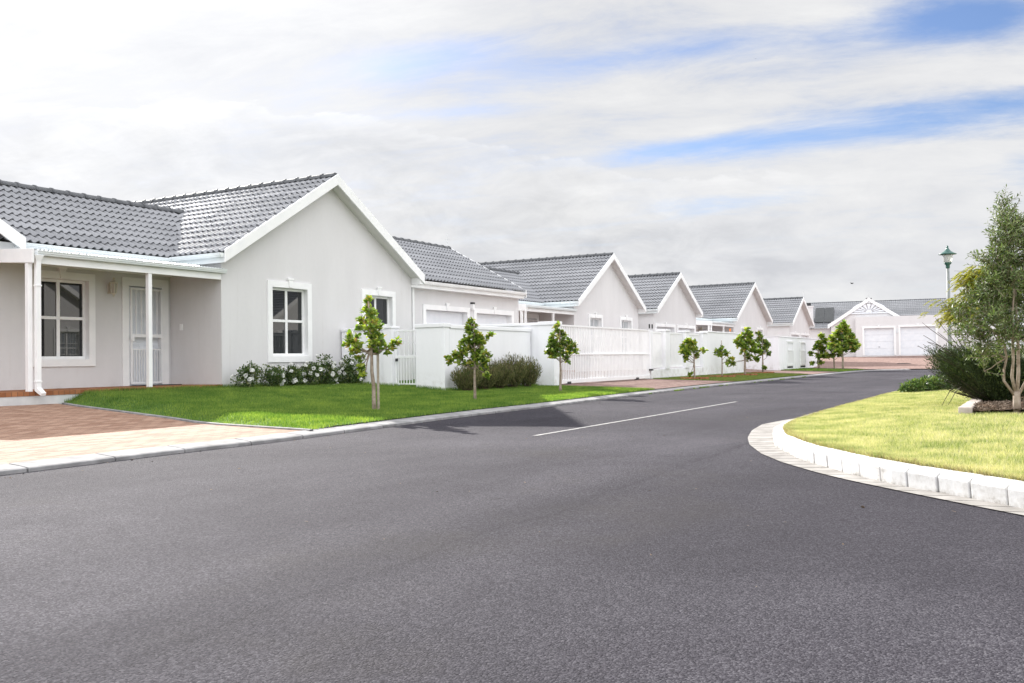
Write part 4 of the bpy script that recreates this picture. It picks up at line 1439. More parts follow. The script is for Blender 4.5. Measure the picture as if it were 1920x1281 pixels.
def sapling(base, clusters, top, label, mat='leaf_sapling', leaf=.085, stake=False, seed=1, density=1.0, trunk_r=.03, lean=0.0, group='young street trees on the verge', fork=None, bark='bark'):
    """clusters: (across, height, radius[, depth]); across is measured to the viewer's right, metres"""
    r = random.Random(seed)
    g = np.random.default_rng(seed)
    root = empty('young_tree', base, label, 'tree', group)
    top *= 1.16; leaf *= 1.25; fork = (fork or top * .42) * 1.16
    tp = [(RH[0] * lean * f, RH[1] * lean * f, -.05 + (top * .93 + .05) * f) for f in np.linspace(0, 1, 9)]
    tp = [(x + r.uniform(-.008, .008), y + r.uniform(-.008, .008), z) for x, y, z in tp]
    mb = MB()
    mb.tube(tp, [trunk_r * (1.15 if k == 0 else 1) * (1 - .075 * k) for k in range(9)], 8)
    tr = mb.build('trunk', bark, root, True)
    mb = MB()
    P, D, N = [], [], []
    for cl_ in clusters:
        ax, hz, rad = cl_[:3]
        dp = cl_[3] if len(cl_) > 3 else r.uniform(-.6, .6) * abs(ax) + r.uniform(-.08, .08)
        c = RH * ax + FH * dp + np.array([0, 0, hz])
        # a branch from the trunk
        hb = max(fork * .9, min(hz - abs(ax) * .9, top * .85))
        if hz < fork: hb = fork * 1.0
        tb = np.array([RH[0] * lean * hb / top, RH[1] * lean * hb / top, hb])
        if np.linalg.norm(c - tb) > .08:
            mb.tube(curve_pts(tb, c, 4, -.02, .015, r), [.013, .011, .009, .007, .005], 5)
        nt = max(4, int(13.5 * density * (rad / .15) ** 1.5))
        for k in range(nt):
            d = unit(g.normal(size=3)) * np.array([1, 1, 1.15]); d[2] += .25
            q = c + unit(d) * rad * g.uniform(.25, 1.0)
            mb.tube([Vector(c + (q - c) * .1), Vector(q)], [.005, .003], 4, False)
            axis = unit((q - c) / rad * .6 + np.array([0, 0, .75]) + g.normal(size=3) * .25)
            nl = g.integers(6, 10)
            for j in range(nl):
                a_ = g.uniform(0, 2 * PI)
                e1 = unit(np.cross(axis, [.3, .7, .2])); e2 = np.cross(axis, e1)
                rad_d = e1 * math.cos(a_) + e2 * math.sin(a_)
                el = g.uniform(.15, 1.0)
                P.append(q - axis * g.uniform(0, .05))
                D.append(rad_d * (1.1 - .5 * el) + axis * (el - .1))
                N.append(axis * 1.0 - rad_d * .45 + g.normal(size=3) * .25)
    mb.build('branch', bark, tr, True)
    n = len(P)
    leaf_mesh('crown', P, D, N, leaf * g.uniform(.6, 1.15, n), leaf * .30 * g.uniform(.8, 1.15, n), mat, root, .3)
    if stake:
        mb = MB()
        mb.box(.035, .065, -.05, -.02, -.05, stake)
        mb.build('stake', 'stake', root)
    return root


def sq(pxs, kx, bx, by):
    """(dx_px, dy_px, r_px) relative to the trunk foot -> metres"""
    return [(x * kx, y * kx, r_ * kx) for x, y, r_ in pxs]


k1 = .00855
sapling((-2.45, -6.04, gz(-2.45, -6.04)), sq([(-14, 206, 9), (-12, 192, 12), (-4, 180, 13), (-22, 172, 10), (-26, 158, 9), (2, 166, 11), (-6, 150, 14), (10, 150, 14), (0, 134, 16), (14, 132, 13), (-4, 116, 14), (6, 108, 10),
     (-44, 138, 11), (-36, 130, 13), (-46, 126, 9), (-28, 122, 10), (-34, 110, 8), (42, 130, 8), (36, 122, 10), (26, 114, 9), (-28, 96, 9), (-24, 82, 10), (-20, 66, 8)], k1, 0, 0),
    1.62, 'nearest young tree, standing alone on the front lawn with yellowish leaves', stake=1.0, seed=3, lean=-.08, trunk_r=.036, leaf=.075, fork=.86)
k2 = .01046
sapling((1.18, -5.67, gz(1.18, -5.67)), sq([(-6, 150, 8), (-6, 138, 12), (-10, 124, 15), (2, 118, 14), (-14, 108, 15), (8, 104, 15), (16, 114, 9), (-4, 92, 18), (10, 84, 16), (-22, 90, 13), (-36, 84, 11), (-48, 78, 9), (-26, 74, 12), (22, 78, 12),
     (2, 70, 15), (16, 66, 10), (-12, 66, 12), (22, 48, 8), (30, 120, 5)], k2, 0, 0), 1.38, 'young tree with bright leaves in front of the lavender bushes', seed=5, trunk_r=.032, leaf=.08, fork=.58)
k3 = .0127
sapling((5.5, -5.37, gz(5.5, -5.37)), sq([(-5, 126, 6), (-4, 112, 9), (-14, 104, 9), (4, 102, 10), (-8, 92, 14), (8, 90, 13), (-18, 88, 10), (18, 92, 8), (-22, 76, 10), (0, 78, 16), (22, 80, 11), (30, 76, 6), (-10, 68, 12), (12, 66, 12)], k3, 0, 0),
    1.36, 'slim young tree standing at the left end of the sliding gate', 'leaf_sapling_dark', seed=8, trunk_r=.034, leaf=.085, fork=.66)
k4 = .01876
sapling((17.35, -4.67, gz(17.35, -4.67)), sq([(-8, 74, 5), (-12, 66, 8), (-3, 66, 8), (-20, 58, 8), (-8, 56, 9), (3, 54, 7), (-26, 52, 6), (-14, 46, 8), (15, 52, 5), (4, 44, 5), (-18, 38, 5), (-8, 8, 3)], k4, 0, 0),
    1.2, 'young tree with a side tuft in front of the slatted wall panels', seed=11, trunk_r=.035, leaf=.11, fork=.55, density=.9)
k5 = .0203
sapling((20.5, -4.7, gz(20.5, -4.7)), sq([(-1, 52, 6), (-7, 46, 6), (6, 46, 6), (-3, 40, 6), (8, 40, 4), (15, 34, 4)], k5, 0, 0), 1.3, 'smallest sapling with a sparse crown before the solid wall', seed=13, trunk_r=.026, leaf=.11, fork=.5, density=.8)
k6 = .0219
sapling((23.7, -4.68, gz(23.7, -4.68)), sq([(6, 84, 5), (2, 76, 7), (10, 74, 7), (-6, 70, 8), (8, 62, 9), (-8, 58, 9), (16, 56, 8), (-16, 62, 6), (0, 48, 10), (14, 44, 9), (24, 42, 7), (8, 34, 8), (20, 30, 6), (-20, 24, 6), (-28, 26, 5)], k6, 0, 0),
    1.55, 'fullest of the saplings along the verge, left of the one by the wall corner', seed=17, trunk_r=.05, leaf=.12, fork=.55, density=.9)
k7 = .02406
sapling((27.8, -4.34, gz(27.8, -4.34)), sq([(-8, 74, 5), (-4, 66, 6), (-10, 60, 6), (4, 58, 7), (10, 52, 6), (-6, 48, 7), (6, 42, 6), (14, 36, 4), (-3, 38, 5), (2, 10, 4)], k7, 0, 0),
    1.45, 'thin young tree beside the end of the solid wall', 'leaf_sapling_dark', seed=19, trunk_r=.04, leaf=.12, fork=.55, density=.9)
k8 = .0303
sapling((40.0, -4.3, gz(40.0, -4.3)), sq([(6, 58, 7), (14, 50, 8), (2, 46, 7), (-4, 38, 6), (8, 36, 8), (-12, 30, 4), (0, 24, 6), (12, 24, 7), (-10, 10, 4), (4, 12, 5)], k8, 0, 0),
    1.5, 'bushy young tree at the far end of the white wall', seed=23, trunk_r=.05, leaf=.15, fork=.35, density=.8)
t9 = sapling((40.2, -5.1, gz(40.2, -5.1)), sq([(0, 48, 7), (8, 46, 7), (-8, 42, 7), (2, 36, 8), (12, 36, 7), (0, 26, 7), (10, 26, 6)], k8, 0, 0), 1.35, 'small far tree with pale blossom between two greener trees', 'leaf_sapling_dark', seed=29, trunk_r=.045, leaf=.13, fork=.5, density=.8)
g = np.random.default_rng(4)
P, D, N = [], [], []
for cx_, cz_ in ((-6, 44), (2, 52), (8, 44), (-2, 36), (4, 42), (-9, 50)):
    c = RH * cx_ * k8 + np.array([0, 0, cz_ * k8]) - FH * .12
    for j in range(16):
        d = unit(g.normal(size=3)); P.append(c + d * .10); D.append(unit(g.normal(size=3))); N.append(d)
leaf_mesh('blossom', P, D, N, .10, .05, 'petal_pink', t9)
k10 = .0288
sapling((39.2, -5.75, gz(39.2, -5.75)), sq([(4, 86, 6), (-2, 78, 8), (8, 76, 8), (16, 72, 6), (-8, 68, 9), (6, 66, 9), (16, 62, 8), (-16, 58, 8), (0, 56, 10), (12, 52, 9), (24, 50, 7), (-20, 46, 7), (-6, 44, 9), (8, 42, 9), (20, 40, 8), (-12, 36, 6), (28, 40, 4)], k10, 0, 0),
    2.1, 'tallest of the far trees, in front of the left garage door', seed=31, trunk_r=.06, leaf=.15, fork=.75, density=.9)


# mulch rings of brick round some saplings
for (x, y, lab) in ((17.35, -4.67, 'brick ring round the foot of the tree by the slatted panels'), (20.5, -4.7, 'brick ring round the foot of the smallest sapling'), (23.7, -4.68, 'brick ring round the foot of the fullest sapling'), (27.8, -4.34, 'brick ring round the foot of the tree by the wall end')):
    z = gz(x, y)
    mb = MB()
    for k in range(14):
        a = 2 * PI * k / 14
        ca, sa = math.cos(a), math.sin(a)
        pts = [(ca * r_ - sa * w_, sa * r_ + ca * w_, -.02) for r_, w_ in ((.40, -.09), (.50, -.09), (.50, .09), (.40, .09))]
        mb.extrude(pts, (0, 0, .09))
    rg = mb.build('brick_ring', 'porch_brick')
    rg.location = (x, y, z)
    tag(rg, lab, 'edging', 'brick rings round the saplings')
    mb = MB(); mb.lathe([(.41, .02), (.38, .035), (.1, .05)], 0, 0, 16); mb.build('soil', 'soil', rg)


def blob_bush(name, base, blobs, label, cat, mat, group, n, leaf, wid, seed, upward=.3, stems=10, stem_mat='stem_dark', flowers=0, round_=True, shell=.55, flower_mat='petal_white', fsize=.045):
    """bush of leaves spread through a few ellipsoids; blobs: (across, depth, height, r_across, r_height)"""
    g = np.random.default_rng(seed)
    root = empty(name, base, label, cat, group)
    mb = MB()
    P, D, N = [], [], []
    FP, FD, FN = [], [], []
    tot = sum(b_[3] * b_[4] for b_ in blobs)
    for (ax, dp, hz, ra, rz_) in blobs:
        c = RH * ax + FH * dp + np.array([0, 0, hz])
        m_ = int(n * ra * rz_ / tot)
        d = unit(g.normal(size=(m_, 3)))
        rr = (shell + (1 - shell) * g.random((m_, 1))) * (0.80 + .35 * g.random((m_, 1)))
        q = c + d * rr * np.array([ra, ra, rz_])
        q[:, 2] = np.maximum(q[:, 2], .02)
        P.append(q)
        D.append(unit(d * .6 + np.array([0, 0, upward]) + g.normal(size=(m_, 3)) * .45))
        N.append(unit(d * .8 + np.array([0, 0, .5]) + g.normal(size=(m_, 3)) * .4))
        for k in range(max(2, int(stems * ra * rz_ / tot))):
            e = c + unit(g.normal(size=3) + np.array([0, 0, .8])) * np.array([ra, ra, rz_]) * g.uniform(.7, 1.15)
            mb.tube(curve_pts((g.uniform(-.06, .06), g.uniform(-.06, .06), -.02), tuple(e), 3, .02, .02), [.007, .006, .005, .003], 4, False)
        for k in range(int(round(flowers * ra * rz_ / tot))):
            dd = unit(g.normal(size=3) + np.array([-.5 * FH[0], -.5 * FH[1], .45]))
            fc = c + dd * np.array([ra, ra, rz_]) * g.uniform(.95, 1.12)
            for j in range(16):
                e = unit(g.normal(size=3))
                ad = unit(dd + e * .9)
                FP.append(fc + e * fsize * .25); FD.append(ad); FN.append(unit(e + dd * .3))
    mb.build('stem', stem_mat, root)
    P = np.concatenate(P); D = np.concatenate(D); N = np.concatenate(N)
    m_ = len(P)
    leaf_mesh('foliage', P, D, N, leaf * g.uniform(.6, 1.2, m_), wid * g.uniform(.7, 1.2, m_), mat, root, .25, round_)
    for k in range(0, len(FP), 16):
        leaf_mesh('flower', FP[k:k + 16], FD[k:k + 16], FN[k:k + 16], fsize * g.uniform(.7, 1.1, 16), fsize * .42, flower_mat, root, .4)
    return root


GRS = 'white rose bushes along the house wall'
rose = [(-.05, .34, .36, 'leftmost white rose bush, sparse, at the corner of the house wall', 900, 10),
        (.62, .33, .35, 'low white rose bush second from the corner of the house wall', 900, 9),
        (1.28, .36, .38, 'white rose bush under the left edge of the nearest window', 1000, 10),
        (1.92, .34, .36, 'white rose bush below the middle of the nearest window', 1000, 13),
        (2.55, .42, .46, 'taller white rose bush just right of the nearest window', 1300, 20),
        (3.18, .42, .46, 'dense white rose bush behind the nearest young tree', 1400, 22),
        (3.62, .32, .36, 'rightmost white rose bush, at the short low wall', 900, 9)]
for k, (x, hw, hh, lab, n, fl) in enumerate(rose):
    y = -.52 - .05 * (k % 2)
    g = np.random.default_rng(50 + k)
    bl = [(g.uniform(-.14, .14), g.uniform(-.08, .12), hh * g.uniform(.55, 1.1), hw * g.uniform(.45, .75), hh * g.uniform(.4, .6)) for _ in range(4)] + [(0, 0, hh * .4, hw * .85, hh * .42)]
    blob_bush('rose_bush', (x + .2, y, gz(x, y)), bl, lab, 'rose bush', 'leaf_rose', GRS, int(n * 1.5), .045, .016, 60 + k, .35, 14, 'stem_green', int(fl * 1.25), fsize=.055)

GLB = 'lavender bushes along the white wall'
lav = [(4.12, -3.62, .40, .50, 'leftmost lavender bush, at the corner of the white wall'), (4.95, -3.58, .44, .63, 'second lavender bush from the left, behind the young tree'), (5.72, -3.55, .40, .56, 'middle lavender bush before the white wall'),
       (6.45, -3.52, .42, .70, 'second lavender bush from the right, before the white wall'), (7.25, -3.52, .40, .64, 'rightmost lavender bush, beside the taller pier')]
for k, (x, y, rw, hh, lab) in enumerate(lav):
    g = np.random.default_rng(80 + k)
    root = empty('lavender_bush', (x, y, gz(x, y)), lab, 'bush', GLB)
    m_ = 4200
    # upright shoots fanning from the foot
    a = g.uniform(0, 2 * PI, m_); rr = np.sqrt(g.random(m_)) * rw
    tipx, tipy = np.cos(a) * rr, np.sin(a) * rr
    ht = hh * (1.18 - .45 * (rr / rw) ** 2.2) * g.uniform(.72, 1.12, m_)
    f = g.uniform(.12, 1.0, m_)
    P = np.stack([tipx * (.35 + .65 * f), tipy * (.35 + .65 * f), ht * f], -1)
    D = unit(np.stack([tipx * .9, tipy * .9, ht * 1.6], -1) + g.normal(size=(m_, 3)) * .16)
    N = unit(g.normal(size=(m_, 3)) + np.stack([np.cos(a), np.sin(a), 0 * a], -1))
    leaf_mesh('foliage', P, D, N, g.uniform(.05, .11, m_), g.uniform(.004, .009, m_), 'leaf_shrub', root, .2, False)
    mb = MB()
    for j in range(46):
        a_, r_ = g.uniform(0, 2 * PI), math.sqrt(g.random()) * rw * .95
        h_ = hh * (1.25 - .4 * (r_ / rw) ** 2) * g.uniform(.7, 1.1)
        mb.tube([(math.cos(a_) * r_ * .25, math.sin(a_) * r_ * .25, 0), (math.cos(a_) * r_ * .7, math.sin(a_) * r_ * .7, h_ * .6), (math.cos(a_) * r_, math.sin(a_) * r_, h_)], [.006, .005, .003], 4, False)
    mb.build('stem', 'stem_twig', root)

# olive tree at the right
OB = np.array([-1.95, -15.08]); OZ = float(GR(*OB))
ol = empty('olive_tree', (*OB, OZ), 'slender leaved olive tree with pale forked stems at the right edge', 'tree')
g = np.random.default_rng(101); r = random.Random(101)
mb = MB()
ends = []
mb.tube([(0, 0, -.05), (0.0, 0, .12), (.0, .0, .26)], [.048, .042, .040], 9)
for (ax, dp, hz, r0) in ((-.22, .02, 1.25, .017), (-.07, -.10, 1.7, .020), (.04, .06, 2.1, .022), (.22, -.03, 1.6, .018)):
    e = RH * ax + FH * dp + np.array([0, 0, hz])
    st = RH * ax * .12 + np.array([0, 0, .22])
    pts = curve_pts(st, e, 7, 0, .018, r)
    pts[1] += Vector(RH * ax * .45); pts[2] += Vector(RH * ax * .25)
    mb.tube(pts, [r0 * (1 - .09 * i) for i in range(8)], 7)
    for q in pts[3:]: ends.append(np.array(q))
tr = mb.build('trunk', 'bark', ol, True)
mb = MB()
P, D, N = [], [], []
# crown outline (across, height, radius) measured from the foot, metres
oc = [(-.10, 2.42, .10), (-.06, 2.28, .15), (-.12, 2.12, .18), (.05, 2.15, .2), (-.16, 1.95, .22), (.10, 1.95, .25), (-.26, 1.78, .22), (.02, 1.75, .28), (.24, 1.75, .25), (-.28, 1.55, .22), (-.10, 1.52, .28), (.20, 1.5, .30), (-.40, 1.33, .20), (-.26, 1.30, .28),
      (.05, 1.28, .30), (.32, 1.28, .28), (-.56, 1.10, .18), (-.36, 1.08, .26), (-.05, 1.05, .28), (.25, 1.05, .28), (-.58, .92, .16), (-.42, .86, .20), (-.15, .88, .22), (.12, .85, .22), (-.38, .68, .13), (-.2, .66, .12), (.4, .9, .2), (-.30, .50, .08)]
for (ax, hz, rad) in oc:
    dp = r.uniform(-.30, .30) * (1 - hz / 3.2)
    c = RH * ax + FH * dp + np.array([0, 0, hz])
    j = int(np.argmin([np.linalg.norm(c - q) for q in ends]))
    mb.tube(curve_pts(ends[j], c, 4, .02, .03, r), [.010, .009, .007, .006, .004], 5, False)
    nt = int(52 * (rad / .22) ** 1.7)
    for k in range(nt):
        d = unit(g.normal(size=3) + np.array([0, 0, .25]))
        q0 = c + d * rad * g.uniform(.0, .5)
        tdir = unit(d + np.array([0, 0, .75]) + g.normal(size=3) * .35)
        Lt = g.uniform(.13, .26)
        mb.tube([Vector(q0), Vector(q0 + tdir * Lt)], [.003, .0015], 3, False)
        nl = int(Lt / .0145)
        for i in range(nl):
            f = (i + .5) / nl
            a_ = i * 2.4 + g.uniform(-.5, .5)
            e1 = unit(np.cross(tdir, [.2, .6, .3])); e2 = np.cross(tdir, e1)
            rd = e1 * math.cos(a_) + e2 * math.sin(a_)
            P.append(q0 + tdir * Lt * f); D.append(unit(rd * .85 + tdir * .75)); N.append(unit(tdir - rd * .5 + g.normal(size=3) * .4))
mb.build('branch', 'bark', tr)
n = len(P)
leaf_mesh('crown', P, D, N, g.uniform(.034, .066, n), g.uniform(.0055, .0098, n), 'leaf_olive', ol, .25, False)

# feathery tree behind it
FT = np.array([3.4, -14.75]); FZ = float(GR(*FT))
ft = empty('feathery_tree', (*FT, FZ), 'yellow green tree with feathery drooping sprays beside the lamp post', 'tree')
mb = MB()
mb.tube([(0, 0, -.05), (.02, .01, .5), (.0, .03, 1.1), (-.02, .05, 1.75)], [.05, .045, .038, .02], 8)
tr = mb.build('trunk', 'bark_dark', ft, True)
mb = MB()
g = np.random.default_rng(111); r = random.Random(111)
P, D, N = [], [], []
kf = 16.0 / 1750
for (xp, yp) in ((1752, 588), (1765, 582), (1778, 572), (1762, 594), (1776, 592), (1788, 560), (1796, 548), (1806, 552), (1790, 575), (1802, 566), (1814, 540), (1782, 516), (1790, 512), (1800, 518), (1810, 524), (1822, 528), (1834, 512), (1826, 502), (1842, 506),
                 (1818, 556), (1830, 545), (1838, 530), (1850, 540), (1845, 560), (1808, 535), (1795, 530), (1768, 570)):
    c = RH * ((xp - 1830) * kf) + FH * r.uniform(-.35, .35) + np.array([0, 0, .87 + (664 - yp) * kf - FZ])
    st = np.array([0, 0.03, max(.6, min(1.6, c[2] - .35))])
    mb.tube(curve_pts(st, c, 4, .06, .03, r), [.012, .010, .007, .005, .003], 5, False)
    for k in range(22):
        q0 = c + g.normal(size=3) * np.array([.11, .11, .06])
        fd = unit(np.array([g.normal() * .6, g.normal() * .6, g.uniform(-.35, .25)]) - RH * .5)
        Lf = g.uniform(.14, .24)
        for i in range(14):
            f = (i + .5) / 14
            for sgn in (-1, 1):
                sd = unit(np.cross(fd, [0, 0, 1])) * sgn
                P.append(q0 + fd * Lf * f + np.array([0, 0, -.18 * Lf * f * f * 3])); D.append(unit(sd + fd * .45 + np.array([0, 0, -.15]))); N.append(unit(np.array([0, 0, 1.0]) + g.normal(size=3) * .25))
for (xe, ye, xs, ys) in ((1746, 510, 1800, 515), (1738, 544, 1795, 552), (1760, 530, 1800, 525), (1822, 470, 1832, 510), (1832, 480, 1836, 505), (1812, 500, 1826, 512)):
    a = RH * ((xs - 1830) * kf) + np.array([0, 0, .87 + (664 - ys) * kf - FZ]); e = RH * ((xe - 1830) * kf) + np.array([0, 0, .87 + (664 - ye) * kf - FZ])
    mb.tube(curve_pts(a, e, 4, .02, .012, r), [.005, .004, .003, .0025, .002], 4, False)
mb.build('branch', 'bark_dark', tr)
n = len(P)
leaf_mesh('crown', P, D, N, g.uniform(.05, .085, n), g.uniform(.009, .015, n), 'leaf_feather', ft, .1, False)

# broom bush
BB = np.array([0.15, -14.72]); BZ = float(GR(*BB))
br = empty('broom_bush', (*BB, BZ), 'dark dense broom bush leaning over the lawn with long bare whips', 'bush')
g = np.random.default_rng(121); r = random.Random(121)
m_ = 95000
# shoots radiate from the foot to the left and up; envelope is a clipped inverted cone
ang = g.uniform(-1, 1, m_); vf = g.random(m_)
tip_a = -.66 + 1.45 * g.random(m_)                # across
tip_d = g.uniform(-.62, .62, m_)                   # depth
top_h = .79 + .03 * np.sin(tip_a * 9) + .03 * g.normal(size=m_)
low_h = np.clip(.62 * (np.abs(tip_a) / .72) ** 1.5, 0.05, .5)
tip_h = low_h + (top_h - low_h) * g.random(m_) ** .75
f = .40 + .60 * g.random(m_) ** .7
foot = np.array([0.1, 0, .03])
Pl = np.stack([foot[0] + (tip_a - foot[0]) * f, tip_d * f, foot[2] + (tip_h - foot[2]) * f], -1)
Dl = unit(unit(np.stack([tip_a - foot[0], tip_d, tip_h * 1.1 + .35], -1)) + g.normal(size=(m_, 3)) * .42)
toW = lambda A: RH * A[:, 0:1] + FH * A[:, 1:2] + np.array([0, 0, 1.0]) * A[:, 2:3]
leaf_mesh('foliage', toW(Pl), toW(Dl), unit(g.normal(size=(m_, 3))), g.uniform(.03, .06, m_), g.uniform(.0028, .0055, m_), 'leaf_broom', br, .2, False)
mb = MB()
for k in range(220):
    a_, d_ = r.uniform(-.72, .85), r.uniform(-.6, .6)
    h_ = r.uniform(.25, .84)
    mb.tube(curve_pts(RH * .1 + np.array([0, 0, .0]), RH * a_ + FH * d_ + np.array([0, 0, h_]), 3, -.03, .015, r), [.006, .005, .004, .002], 3, False)
kb = 12.7 / 1750
for (xe, ye, xs, ys, sag) in ((1704, 648, 1775, 690, 0), (1709, 645, 1790, 700, 0), (1708, 628, 1770, 672, 0), (1715, 642, 1768, 672, 0), (1709, 604, 1778, 660, 0), (1732, 596, 1788, 655, 0), (1736, 622, 1780, 662, 0), (1752, 605, 1790, 652, 0), (1722, 640, 1772, 668, .02), (1745, 655, 1780, 672, 0),
                              (1735, 764, 1764, 722, .03), (1757, 762, 1776, 726, .03), (1766, 767, 1822, 762, -.02), (1800, 756, 1840, 772, 0), (1786, 730, 1835, 765, -.02), (1760, 590, 1795, 650, 0), (1790, 755, 1850, 770, 0), (1728, 664, 1778, 684, 0)):
    P0 = RH * ((xs - 1850) * kb) + FH * r.uniform(-.3, -.1) + np.array([0, 0, .87 + (664.5 - ys) * kb - BZ]); P1 = RH * ((xe - 1850) * kb) + FH * r.uniform(-.35, -.1) + np.array([0, 0, max(.02, .87 + (664.5 - ye) * kb - BZ)])
    mb.tube(curve_pts(P0, P1, 5, sag, .006, r), [.006, .006, .005, .0045, .004, .003], 4, False)
mb.build('stem', 'stem_dark', br)

GC = (6.9, -13.25)
blob_bush('ground_cover_shrub', (*GC, float(GR(*GC))), [(-.28, 0, .10, .28, .14), (.05, .05, .14, .30, .17), (.35, .1, .15, .30, .17), (-.45, -.05, .06, .18, .09), (.6, .2, .14, .28, .17)],
          'low spreading green shrub at the kerb in front of the broom bush', 'shrub', 'leaf_cover', None, 3200, .06, .017, 131, .3, 30, 'stem_green')

# mulch bed with edging stones under the olive
mb = MB()
n = 26
xs = np.linspace(-2.05, 4.0, n); ys = np.linspace(-16.6, -14.62, 20)
g = np.random.default_rng(7)
UU, VV = np.meshgrid(xs, ys, indexing='ij')
ZZ = GR(UU, VV) + .045 + .05 * np.exp(-((UU + 1.2) ** 2 + (VV + 15.05) ** 2) / .5) + g.normal(size=UU.shape) * .010
V = np.stack([UU, VV, ZZ], -1).reshape(-1, 3)
i = np.arange(n - 1)[:, None] * 20 + np.arange(19)[None, :]
F = np.stack([i, i + 20, i + 21, i + 1], -1).reshape(-1, 4)
tag(np_mesh('mulch_bed', V, F, 'soil', None, True), kind='structure')
m_ = 5000
P = np.stack([g.uniform(-2.1, .8, m_), g.uniform(-15.5, -14.6, m_)], -1)
z = GR(P[:, 0], P[:, 1]) + .05 + .05 * np.exp(-((P[:, 0] + 1.2) ** 2 + (P[:, 1] + 15.05) ** 2) / .5)
leaf_mesh('bark_chips', np.column_stack([P, z]), unit(g.normal(size=(m_, 3)) * np.array([1, 1, .35])), unit(g.normal(size=(m_, 3)) + np.array([0, 0, 1.2])), g.uniform(.015, .05, m_), g.uniform(.004, .010, m_), 'bark_dark', None, .1, False)['kind'] = 'stuff'
for k in range(7):
    x0 = -2.12 + k * .41
    mb = MB()
    z = float(GR(x0 + .2, -14.55))
    mb.box(-.195, .195, -.075, .075, -.05, .085)
    o = mb.build('edging_stone', 'edging_stone', None, False, .012)
    o.location = (x0 + .2, -14.545 + .006 * math.sin(k * 3), z)
    o.rotation_euler = (0, 0, .02 * math.sin(k * 2.2))
    tag(o, ['nearest edging stone at the corner of the mulch bed', 'second edging stone of the mulch bed from the corner', 'third edging stone along the mulch bed', 'fourth edging stone along the mulch bed, under the broom', 'fifth edging stone along the mulch bed, under the broom', 'sixth edging stone along the mulch bed, under the broom', 'farthest edging stone along the mulch bed'][k], 'edging stone', 'edging stones of the mulch bed')

# ------------------------------------------------------------------ street lamp and birds
LP = (19.7, -12.66); LZ = 0.06
la = empty('street_lamp', (*LP, LZ), 'tall street lamp with flared green hat on a grey pole', 'street lamp')
mb = MB(); mb.tube([(.035, .0, -.1), (.03, 0, 1.0), (.02, 0, 2.4), (0, 0, 4.03)], [.075, .07, .058, .05], 12); mb.build('pole', 'lamp_pole', la, True)
mb = MB(); mb.lathe([(.055, 3.98), (.07, 4.02), (.07, 4.10), (.10, 4.13), (.135, 4.17), (.13, 4.19)], 0, 0, 20); mb.build('collar', 'lamp_green', la, True)
mb = MB(); mb.lathe([(.12, 4.19), (.145, 4.24), (.165, 4.40), (.17, 4.48)], 0, 0, 20); mb.build('lamp_glass', 'lamp_glass', la, True)
mb = MB(); mb.lathe([(.16, 4.47), (.30, 4.485), (.305, 4.50), (.20, 4.545), (.12, 4.60), (.06, 4.68), (.03, 4.74), (.04, 4.76), (.03, 4.79), (.01, 4.81)], 0, 0, 24); mb.build('lamp_hat', 'lamp_green', la, True)
la.scale = (.92, .92, .92)
vp = empty('vent_pipe', (33.5, -13.25, 0.1), 'thin grey pipe with a round cap showing above the feathery tree', 'pipe')
mb = MB(); mb.tube([(0, 0, -.1), (0, 0, 4.75)], .03, 8); mb.build('pole', 'lamp_pole', vp, True)
mb = MB(); mb.lathe([(.03, 4.75), (.09, 4.78), (.10, 4.85), (.06, 4.90), (.02, 4.91)], 0, 0, 12); mb.build('cap', 'lamp_pole', vp, True)


def bird(loc, sc, lab, ang):
    root = empty('bird', loc, lab, 'bird', 'birds in the sky', ang)
    mb = MB()
    mb.tube([(-.5, 0, .02), (-.3, 0, 0), (0, 0, 0), (.28, 0, .03), (.42, 0, .05), (.52, 0, .04)], [.02, .07, .11, .08, .055, .008], 8)
    for sgn in (-1, 1):
        V = [(.16, sgn * .05, .03), (.22, sgn * .45, .26), (.02, sgn * .98, .34), (-.10, sgn * .5, .22), (-.16, sgn * .06, .02)]
        mb.extrude(V if sgn > 0 else V[::-1], (0, 0, .02))
    mb.add([(-.42, -.04, .02), (-.42, .04, .02), (-.72, .11, .04), (-.72, -.11, .04)], [(0, 1, 2, 3)])
    o = mb.build('body', 'bird_black', root)
    o.scale = (sc,) * 3
    return root


def along(pxx, pyy, dist):
    d = FV + RV * ((pxx - 960) / 1750) - UV * ((pyy - 640.5) / 1750)
    return CP + d * dist


bird(along(1597.5, 532, 46), .17, 'dark bird with raised wings low over the roofs', 1.2)
bird(along(1416.5, 110, 90), .12, 'tiny dark bird high up in the clouds', .4)


# ------------------------------------------------------------------ grass blades
def blades(name, s, t, z, h, w, mat, seed, lean=.5):
    g = np.random.default_rng(seed)
    n = len(s)
    a = g.uniform(0, 2 * PI, n)
    dx, dy = np.cos(a) * w / 2, np.sin(a) * w / 2
    la_, ll = g.uniform(0, 2 * PI, n), h * lean * g.random(n)
    V = np.empty((n, 3, 3), np.float32)
    V[:, 0] = np.stack([s - dx, t - dy, z - .006], -1)
    V[:, 1] = np.stack([s + dx, t + dy, z - .006], -1)
    V[:, 2] = np.stack([s + np.cos(la_) * ll, t + np.sin(la_) * ll, z + h], -1)
    o = np_mesh(name, V.reshape(-1, 3), np.arange(n * 3).reshape(-1, 3), mat)
    return tag(o, kind='stuff')


